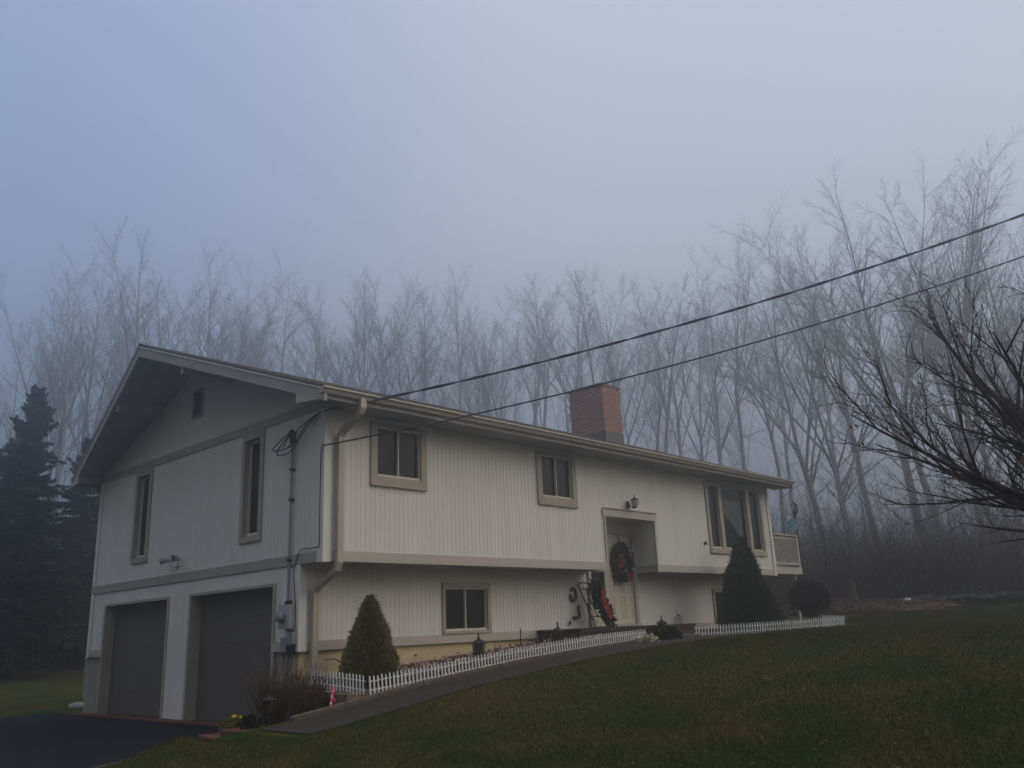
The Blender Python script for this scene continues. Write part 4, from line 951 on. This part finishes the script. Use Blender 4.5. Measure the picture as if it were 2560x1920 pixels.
def sub(tb, pts, rs, level, length, rr, cfg):
    n_ = cfg['n'][level]; a0, a1 = cfg['ang'][level]; t0 = cfg['t0'][level]
    for k in range(n_):
        t = t0+(1-t0)*(k+rr.random())/n_; t = min(t, .985)
        p, d, r = samp(pts, rs, t); nd = rdir(d, math.radians(rr.uniform(a0, a1)), rr); nd = (nd+Vector((0, 0, cfg['up'][level]))).normalized()
        l = length*cfg['lf'][level]*(1-cfg['sh'][level]*t)*rr.uniform(.65, 1.2); r0 = max(min(r*.62, cfg['rmax'][level]), cfg['rmin'][level])
        last = level == len(cfg['n'])-1
        sg = 2 if last else (3 if level == len(cfg['n'])-2 else 5)
        q, qs = limb(p, nd, l, r0, sg, cfg['wob'][level], cfg['curve'][level], rr, .0 if last or level > 0 else .12)
        if last: qs[-1] = 0
        tb.tube(q, qs, 3 if level > 0 else 5)
        if not last: sub(tb, q, qs, level+1, l, rr, cfg)
def bare_tree_mesh(seed, H=22, lean=(0, 0), fork=.45, r0=.2, nlim=5, spread=(14, 32), tw=1.0, first=.4):
    rr = random.Random(seed); tk = TreeMB(); cr_ = TreeMB()
    d = Vector((lean[0], lean[1], 1)).normalized()
    pts, rs = limb(Vector((0, 0, -.6)), d, H*fork+.6, r0, 8, .035, .03, rr, .68)
    rs[0] *= 1.35; tk.tube(pts, rs, 8)
    ups = .16 if H > 21 else .10
    cfg = dict(n=[int(14*tw), 10, 7], ang=[(26, 52), (24, 54), (20, 52)], t0=[.26, .15, .1], lf=[.36, .40, .42], sh=[.5, .35, .3], up=[ups, ups*.7, ups*.5], curve=[.012, .01, .005], wob=[.035, .05, .07], rmax=[.038, .014, .007], rmin=[.012, .007, .005])
    tops = []
    for k in range(nlim):
        main = k == 0
        t = 1 if k < 2 else rr.uniform(.72, .98)
        p, dd_, r = samp(pts, rs, min(t, .999))
        nd = rdir(dd_, math.radians(rr.uniform(4, 14) if main else rr.uniform(*spread)), rr); nd = (nd+Vector((0, 0, .22))).normalized()
        l = H*(1-fork)*(.95 if main else rr.uniform(.8, 1.02)); q, qs = limb(p, nd, l, r*(.78 if main else rr.uniform(.45, .62)), 9, .022, .012, rr, .06)
        tk.tube(q, qs, 6); sub(cr_, q, qs, 0, l, rr, cfg)
    # sparse side branches on the trunk
    for k in range(rr.randint(3, 6) if H > 21 else 11):
        t = rr.uniform(first, .95); p, dd_, r = samp(pts, rs, t); nd = rdir(dd_, math.radians(rr.uniform(45, 75)), rr); l = H*rr.uniform(.12, .24)
        q, qs = limb(p, nd, l, r*.28, 6, .1, .05, rr, .1); cr_.tube(q, qs, 5); c2 = dict(cfg); c2['n'] = [6, 5, 4]; sub(cr_, q, qs, 0, l, rr, c2)
    out_ = []
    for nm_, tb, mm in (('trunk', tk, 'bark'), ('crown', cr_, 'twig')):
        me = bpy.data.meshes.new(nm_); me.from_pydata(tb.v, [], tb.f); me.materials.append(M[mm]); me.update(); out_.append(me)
    zs_ = sorted(v[2] for v in cr_.v); out_.append(zs_[int(len(zs_)*.985)])
    return out_
VAR = []
specs = [dict(seed=1, fork=.56, nlim=5, spread=(16, 34)), dict(seed=2, fork=.62, nlim=5, spread=(22, 44)), dict(seed=3, fork=.5, nlim=6, spread=(12, 28)), dict(seed=4, fork=.6, nlim=4, spread=(22, 44)),
         dict(seed=5, fork=.66, nlim=5, spread=(24, 46)), dict(seed=6, fork=.46, nlim=6, spread=(12, 32)), dict(seed=7, fork=.58, nlim=6, spread=(18, 42), tw=1.1)]
for s in specs: VAR.append(bare_tree_mesh(H=22, r0=.165, **s))
BIG = [bare_tree_mesh(31, H=20, lean=(.10, .02), fork=.42, r0=.22, nlim=7, spread=(18, 44), tw=1.05, first=.3), bare_tree_mesh(32, H=20, lean=(.05, .03), fork=.5, r0=.19, nlim=6, spread=(18, 42), tw=1.0, first=.35), bare_tree_mesh(33, H=20, lean=(.2, -.02), fork=.36, r0=.2, nlim=7, spread=(18, 46), tw=1.05, first=.3)]
def put_tree(meshes, x, y, ztop, H0, rot, label, group, lean=(0, 0), name='bare_tree'):
    z = ground(x, y)-.15; H0 = meshes[2] if len(meshes) > 2 else H0*.985; sc = (ztop-z)/H0
    t_ = thing(name, label, 'tree', (x, y, z), group); t_.rotation_euler = (lean[0], lean[1], rot); t_.scale = (sc*1.0, sc*1.0, sc)
    for nm_, me in zip(('trunk', 'crown'), meshes):
        o = bpy.data.objects.new(nm_, me); COL.objects.link(o); o.parent = t_
    return t_
row = [(4.6, 32.3, 16.9), (7.2, 35.8, 18.3), (7.1, 31.6, 20.8), (9.4, 35.0, 23.0), (10.5, 31.3, 22.9), (13.5, 35.5, 24.5), (12.9, 29.1, 22.7), (15.1, 31.4, 23.4), (19.0, 35.0, 24.1), (16.8, 28.1, 22.3), (21.1, 31.3, 22.8), (24.4, 32.7, 25.8), (20.0, 24.7, 22.3), (23.5, 27.0, 23.9), (26.8, 28.2, 23.3), (23.6, 23.0, 20.3), (23.2, 20.6, 21.9), (27.4, 22.1, 23.3), (26.4, 18.9, 21.9), (33.2, 23.2, 24.3), (28.4, 16.5, 22.3), (28.8, 14.2, 21.4), (29.0, 12.2, 20.6), (33.1, 13.3, 21.8), (30.5, 9.6, 20.3), (33.8, 10.0, 21.4), (30.8, 6.9, 19.1), (37.5, 9.2, 21.0)]
zones = [(6, 'bare grey tree in the misty row above the left end of the roof', 'bare trees left of the gable peak'), (15, 'bare grey tree in the misty row behind the middle of the roof', 'bare trees behind the roof'), (22, 'bare grey tree in the misty row around the brick chimney', 'bare trees round the chimney'), (99, 'bare grey tree in the misty row right of the chimney', 'bare trees right of the chimney')]
order = [2, 4, 0, 5, 3, 1, 6]
def away(p_, k_): return (CX+(p_[0]-CX)*k_, CY+(p_[1]-CY)*k_, CZ+(p_[2]-CZ)*k_)
row = [away(p_, 1.33) for p_ in row]
ORD = ['first', 'second', 'third', 'fourth', 'fifth', 'sixth', 'seventh', 'eighth', 'ninth', 'tenth']
razi = lambda t_: math.atan2(t_[0]-CX, t_[1]-CY)
for i, (x, y, zt) in enumerate(row):
    zi = [k for k, q in enumerate(zones) if i < q[0]][0]; _, lab, grp = zones[zi]
    mates = sorted([t_ for j, t_ in enumerate(row) if [k for k, q in enumerate(zones) if j < q[0]][0] == zi], key=razi)
    lab = lab.replace('bare grey tree', ORD[mates.index((x, y, zt))]+' bare tree from left').replace('in the misty row', 'in the row')
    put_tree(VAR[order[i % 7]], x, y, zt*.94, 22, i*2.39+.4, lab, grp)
rr = random.Random(91)
for i in range(15):
    azd = 17.5+i*3.0+rr.uniform(-.7, .7); d_ = rr.uniform(62, 72); x = CX+math.sin(math.radians(azd))*d_; y = CY+math.cos(math.radians(azd))*d_; zi = min(3, int(i/4))
    put_tree(VAR[(i*5+2) % 7], x, y, 1.3+d_*rr.uniform(.34, .425), 22, i*2.1, 'slender bare tree filling the '+('left end of the wood behind the gable', 'wood behind the long front roof slope', 'wood either side of the brick chimney', 'wood between chimney and tall right trees')[zi], ('slender trees behind the gable', 'slender trees behind the roof', 'slender trees by the chimney', 'slender trees right of the chimney')[zi])
# second, fainter row further up the hill
rr = random.Random(77)
for i in range(18):
    fog_lab = 'faint bare tree deep in the fog, '+('beyond the gable', 'beyond the front roof slope', 'beyond the chimney', 'beyond the far end of the roof', 'beyond the tall right hand trees')[min(4, int(i/3.7))]
    azd = 14+i*3.7+rr.uniform(-.8, .8); d_ = rr.uniform(76, 94); x = CX+math.sin(math.radians(azd))*d_; y = CY+math.cos(math.radians(azd))*d_
    put_tree(VAR[(i*3+1) % 7], x, y, ground(x, y)+rr.uniform(21, 26), 22, i*1.7, fog_lab, 'faint far trees '+fog_lab.split(', ')[1])
big = [((29.0, 3.8, 19.5), 0, 'tall misty bare tree at the left edge of the big right hand group'), ((23.9, .4, 19.0), 2, 'tall bare tree leaning left just beyond the deck'), ((27.9, 1.1, 19.3), 1, 'tall slender bare tree behind the one leaning over the deck'), ((23.6, -1.9, 19.2), 0, 'tallest thick trunked bare tree of the right hand group'),
       ((27.7, -1.5, 19.7), 1, 'tall bare tree standing right behind the thickest trunk'), ((24.1, -3.6, 18.9), 1, 'straight tall bare tree right of the thickest trunk'), ((29.1, -3.0, 19.5), 0, 'further tall bare tree in the right hand group above the stone wall'), ((23.4, -5.0, 17.0), 2, 'big bare tree leaning left above the lower wire near the right edge'),
       ((22.6, -5.9, 15.8), 0, 'bare tree with spreading top near the right picture edge'), ((27.6, -5.6, 16.9), 1, 'misty bare tree behind the small dark tree at the right edge'), ((21.8, -7.4, 14.6), 2, 'bare tree cut by the right picture edge')]
for i, ((x, y, zt), v_, lab) in enumerate(big):
    x, y, zt = away((x, y, zt), 1.38); zt *= .84; put_tree(BIG[v_], x, y, zt, 20, 2.3+(.3, -.2, .1, .5, -.6, .9, -.3, .2, .6, -.5, .0)[i], lab, 'tall bare trees right of the house')

# spruces on the left
def spruce_mesh(seed, H=11.5, r=3.2):
    rr = random.Random(seed); b = MB(); tk = MB(); tk.tube([(0, 0, -.5), (0, 0, H*.5), (0, 0, H*.98)], [.16, .09, .015], 7)
    nb = 0; z = .8
    while z < H*.99:
        u = z/H; L_b = r*(1-u)**.8*rr.uniform(.8, 1.1)+.12
        for k in range(7 if u < .85 else 5):
            th = rr.uniform(0, 6.283); lb = L_b*rr.uniform(.45, 1.25); droop = rr.uniform(-.30, -.05) if u < .8 else .35
            d = Vector((math.cos(th), math.sin(th), .12 if u < .8 else .6)).normalized(); p = Vector((0, 0, z+rr.uniform(-.3, .3)*(1 if u < .8 else .1))); pts = [p]; sg = max(3, int(lb/.35))
            for j in range(sg): d = (d+Vector((rr.gauss(0, .07), rr.gauss(0, .07), droop*.35+(.16 if j > sg*.6 else 0)))).normalized(); pts.append(pts[-1]+d*lb/sg)
            side = Vector((-math.sin(th), math.cos(th), 0))
            for j in range(sg):
                for q in range(12):
                    pp = pts[j].lerp(pts[j+1], rr.random()); sl_ = (.16+.34*(1-j/sg)*min(1, lb/1.5))*rr.uniform(.6, 1.2); sd_ = side*rr.choice((-1, 1))*rr.uniform(.5, 1)+d*rr.uniform(.3, 1)+Vector((0, 0, rr.uniform(-.45, .1))); sd_.normalize(); wv = sd_.cross(Vector((rr.gauss(0, .4), rr.gauss(0, .4), 1))).normalized()*.07
                    b.quad(pp, pp+sd_*sl_*.5+wv, pp+sd_*sl_, pp+sd_*sl_*.5-wv)
                    b.quad(pp, pp+sd_*sl_*.3+wv*.6+Vector((0, 0, -.07)), pp+sd_*sl_*.8+Vector((0, 0, -.09)), pp+sd_*sl_*.4-wv*.4)
        z += .15+.07*(1-u)
    out_ = []
    for nm_, tb, mm in (('trunk', tk, 'darkbark'), ('foliage', b, 'needle')):
        me = bpy.data.meshes.new(nm_); me.from_pydata([tuple(v) for v in tb.v], [], tb.f); me.materials.append(M[mm]); me.update(); out_.append(me)
    return out_
SP = [spruce_mesh(41, r=3.6), spruce_mesh(42, r=4.0)]
for i, (x, y, zt, lab) in enumerate(((2.9, 22.4, 10.7, 'tall dark spruce whose tip stands clear left of the house'), (-.6, 23.5, 10.8, 'dark spruce cut by the left picture edge'), (6.9, 27.6, 10.2, 'dark spruce partly hidden behind the far garage corner'), (4.6, 29.5, 10.5, 'lower dark spruce filling the gap behind the tallest spruce'), (9.4, 24.5, 7.6, 'short dark spruce close behind the house corner'), (1.0, 31, 11.5, 'hazy dark spruce behind the pair at the left edge'))):
    t_ = put_tree(SP[i % 2], x, y, zt, 11.5, i*1.9, lab, 'dark spruces left of the house', name='spruce')
    for c in t_.children:
        if c.data.name.startswith('foliage'): c.name = 'foliage'

# thicket at the edge of the wood
def thicket(name, label, pts, n_each, h, r, thick, m_, seed):
    rr = random.Random(seed); V = []; F = []
    for (x, y) in pts:
        z = ground(x, y)-.05; hv = .35+1.1*rr.random()**1.3
        for k in range(n_each):
            th = rr.uniform(0, 6.28); q = r*math.sqrt(rr.random()); p = Vector((x+q*math.cos(th), y+q*math.sin(th), z)); d = Vector((rr.gauss(0, .35), rr.gauss(0, .35), 1)); hh = h*hv*rr.uniform(.3, 1.1)
            for j in range(3):
                d = (d+Vector((rr.gauss(0, .35), rr.gauss(0, .35), 0))).normalized(); e_ = p+d*hh/3; s_ = d.orthogonal().normalized(); s_.rotate(Matrix.Rotation(rr.uniform(0, 6.3), 3, d)); w0 = thick*(1-.28*j); i = len(V)
                V += [tuple(p-s_*w0), tuple(p+s_*w0), tuple(e_+s_*w0*.7), tuple(e_-s_*w0*.7)]; F.append((i, i+1, i+2, i+3))
                for q2 in range(2):
                    d2 = rdir(d, rr.uniform(.4, 1.1), rr); s2 = d2.orthogonal().normalized()*w0*.5; e2 = e_+d2*hh*.28; i = len(V); V += [tuple(e_-s2), tuple(e_+s2), tuple(e2)]; F.append((i, i+1, i+2))
                p = e_
    b = MB(); b.v = V; b.f = F; o = b.build(name, m_); tag(o, label, 'thicket', kind='stuff')
rr = random.Random(6)
def polar(az_, d_): return (CX+math.sin(math.radians(az_))*d_, CY+math.cos(math.radians(az_))*d_)
M['brush'] = mat('dark brush stems', (.035, .024, .022), .95, (.07, .045, .038), 1.2, contrast=1.5)
thicket('thicket', 'dark tangle of brush under the tall trees right of the house', [polar(rr.uniform(59, 84), rr.uniform(34, 58)) for _ in range(330)], 45, 3.6, 1.6, .014, 'brush', 8)
thicket('sapling_thicket', 'thin dark saplings rising out of the brush right of the house', [polar(rr.uniform(57, 85), rr.uniform(38, 64)) for _ in range(150)], 10, 8.0, 2.2, .016, 'brush', 18)
thicket('thicket', 'dark undergrowth behind the spruces left of the house', [polar(rr.uniform(12, 33), rr.uniform(40, 62)) for _ in range(230)], 60, 6.5, 1.6, .014, 'brush', 9)
# leaf bank, stump, stone wall
t_ = MB(); rb = random.Random(15)
for k in range(60):
    u = rb.uniform(-1, 1); x, y = 23.0+rb.uniform(-.8, .8)+u*.3, 1.3+u*3.6; t_.ball((x, y, ground(x, y)+.02), rb.uniform(.25, .6), rb.uniform(.3, .7), rb.uniform(.15, .42)*(1.15-abs(u)*.7), n=10, m_=7, jit=.2)
for k in range(2600):
    u = rb.uniform(-1, 1); x, y = 23.0+rb.gauss(0, .7)+u*.3, 1.3+u*3.9; z = ground(x, y)+rb.uniform(.02, .5)*(1.1-abs(u)*.7); a_ = Vector((rb.gauss(0, 1), rb.gauss(0, 1), rb.gauss(0, .6))).normalized()*.07; q = a_.orthogonal().normalized()*.05; p = Vector((x, y, z)); t_.quad(p-a_, p+q, p+a_, p-q)
tag(t_.build('leaf_pile', mat('rusty leaf heap', (.06, .032, .024), .95, (.12, .06, .042), 3, 1, 20, contrast=1.4), base=(23, 1.6, 1.4)), 'long low heap of rusty brown leaves at the wood edge right of the deck', 'leaf pile')
b = MB(); b.tube([(22.8, .55, 1.4), (22.8, .56, 1.9), (22.78, .55, 2.45)], [.16, .13, .11], 9); tag(b.build('tree_stump', 'stump', base=(22.8, .55, 1.4)), 'pale upright stump post standing behind the leaf heap', 'stump')
b = MB()
for k in range(240):
    u = k/239; x, y = polar(lerp(64, 86, u), 33.2+rb.uniform(-.15, .15)); z = ground(x, y); b.ball((x, y, z+rb.uniform(.05, .3)), rb.uniform(.12, .26), rb.uniform(.12, .26), rb.uniform(.09, .16), n=7, m_=5, jit=.15)
tag(b.build('stone_wall', 'darkstone', base=(*polar(75, 33.2), 1.4)), 'low dark dry stone wall along the far edge of the lawn', 'stone wall')

# small dark tree at the right edge
def small_tree():
    rr = random.Random(55); tk = TreeMB(); cr_ = TreeMB(); base = Vector((1.35, -10.9, 0)); base.z = ground(base.x, base.y)-.05; stem_l = 1.3
    pts, rs = limb(Vector((0, 0, 0)), Vector((.02, .02, 1)), stem_l, .13, 5, .03, 0, rr, .85); tk.tube(pts, rs, 10)
    top = pts[-1]; lf = MB()
    cfg = dict(n=[8, 8, 4], ang=[(20, 48), (22, 50), (25, 60)], t0=[.18, .12, .1], lf=[.50, .50, .42], sh=[.45, .4, .3], up=[.12, .12, .1], curve=[.05, .05, .04], wob=[.13, .14, .15], rmax=[.028, .012, .005], rmin=[.009, .0045, .0028])
    left = Vector((-.69, .72, 0))
    dirs = [(1.0, .0, .42, 3.1, .05), (.85, .5, .62, 2.9, .05), (.9, -.5, .50, 2.9, .05), (.62, .2, .95, 3.0, .06), (.35, -.5, 1.1, 2.8, .05), (.25, .6, 1.2, 2.8, .05), (-.3, .3, 1.0, 2.6, .05), (-.6, -.4, .7, 2.6, .05), (.1, 0, 1.3, 2.7, .05), (.98, .15, .36, 2.9, .04), (.75, -.15, .75, 3.1, .05)]
    fwd = Vector((.72, .69, 0))
    for a_, c_, u_, l, r in dirs+[(.8, .3, .45, 2.6, .04), (.95, -.25, .6, 2.7, .04), (.5, .45, .8, 2.8, .04)]:
        l *= .90; u_ += .05
        nd = (left*a_+fwd*c_+Vector((0, 0, u_+.09))).normalized(); p, _, _ = samp(pts, rs, rr.uniform(.75, .999)); q, qs = limb(p, nd, l, r, 9, .07, .02, rr, .12); tk.tube(q, qs, 7); sub(cr_, q, qs, 0, l, rr, cfg)
        for k in range(4):
            pp, dd_, _ = samp(q, qs, rr.uniform(.3, .98)); pp = pp+Vector((rr.gauss(0, .2), rr.gauss(0, .2), rr.gauss(0, .15)))
            for m2 in range(rr.randint(1, 3)):
                v = Vector((rr.gauss(0, 1), rr.gauss(0, 1), -1)).normalized(); s_ = v.orthogonal().normalized()*.016; pq = pp+Vector((rr.gauss(0, .03), rr.gauss(0, .03), 0)); lf.quad(pq, pq+v*.03+s_, pq+v*.06, pq+v*.03-s_)
    t_ = thing('bare_garden_tree', 'dark leafless small tree with spreading branches reaching in from the right edge', 'tree', tuple(base))
    for nm_, tb, mm in (('trunk', tk, 'darkbark'), ('crown', cr_, 'darkbark'), ('dead_leaves', lf, 'redleaf')):
        me = bpy.data.meshes.new(nm_); me.from_pydata([tuple(v) for v in tb.v], [], tb.f); me.materials.append(M[mm]); me.update(); o = bpy.data.objects.new(nm_, me); COL.objects.link(o); o.parent = t_
small_tree()

# ---------------------------------------------------------------- haze
b = MB(); b.box(-128, 148, -128, 148, -6, 40)
HZ = bpy.data.materials.new('haze'); HZ.use_nodes = True; t = HZ.node_tree; t.nodes.clear()
oo = t.nodes.new('ShaderNodeOutputMaterial'); pv = t.nodes.new('ShaderNodeVolumePrincipled'); t.links.new(pv.outputs[0], oo.inputs['Volume'])
pv.inputs['Color'].default_value = (.9, .93, .98, 1); pv.inputs['Density'].default_value = .013; pv.inputs['Anisotropy'].default_value = .88
hz = b.build('haze', HZ); tag(hz, kind='stuff', label='thin bluish fog hanging in the air over house and wood', cat='fog')
for o in bpy.data.objects:
    if '_w' in o.keys(): del o['_w']
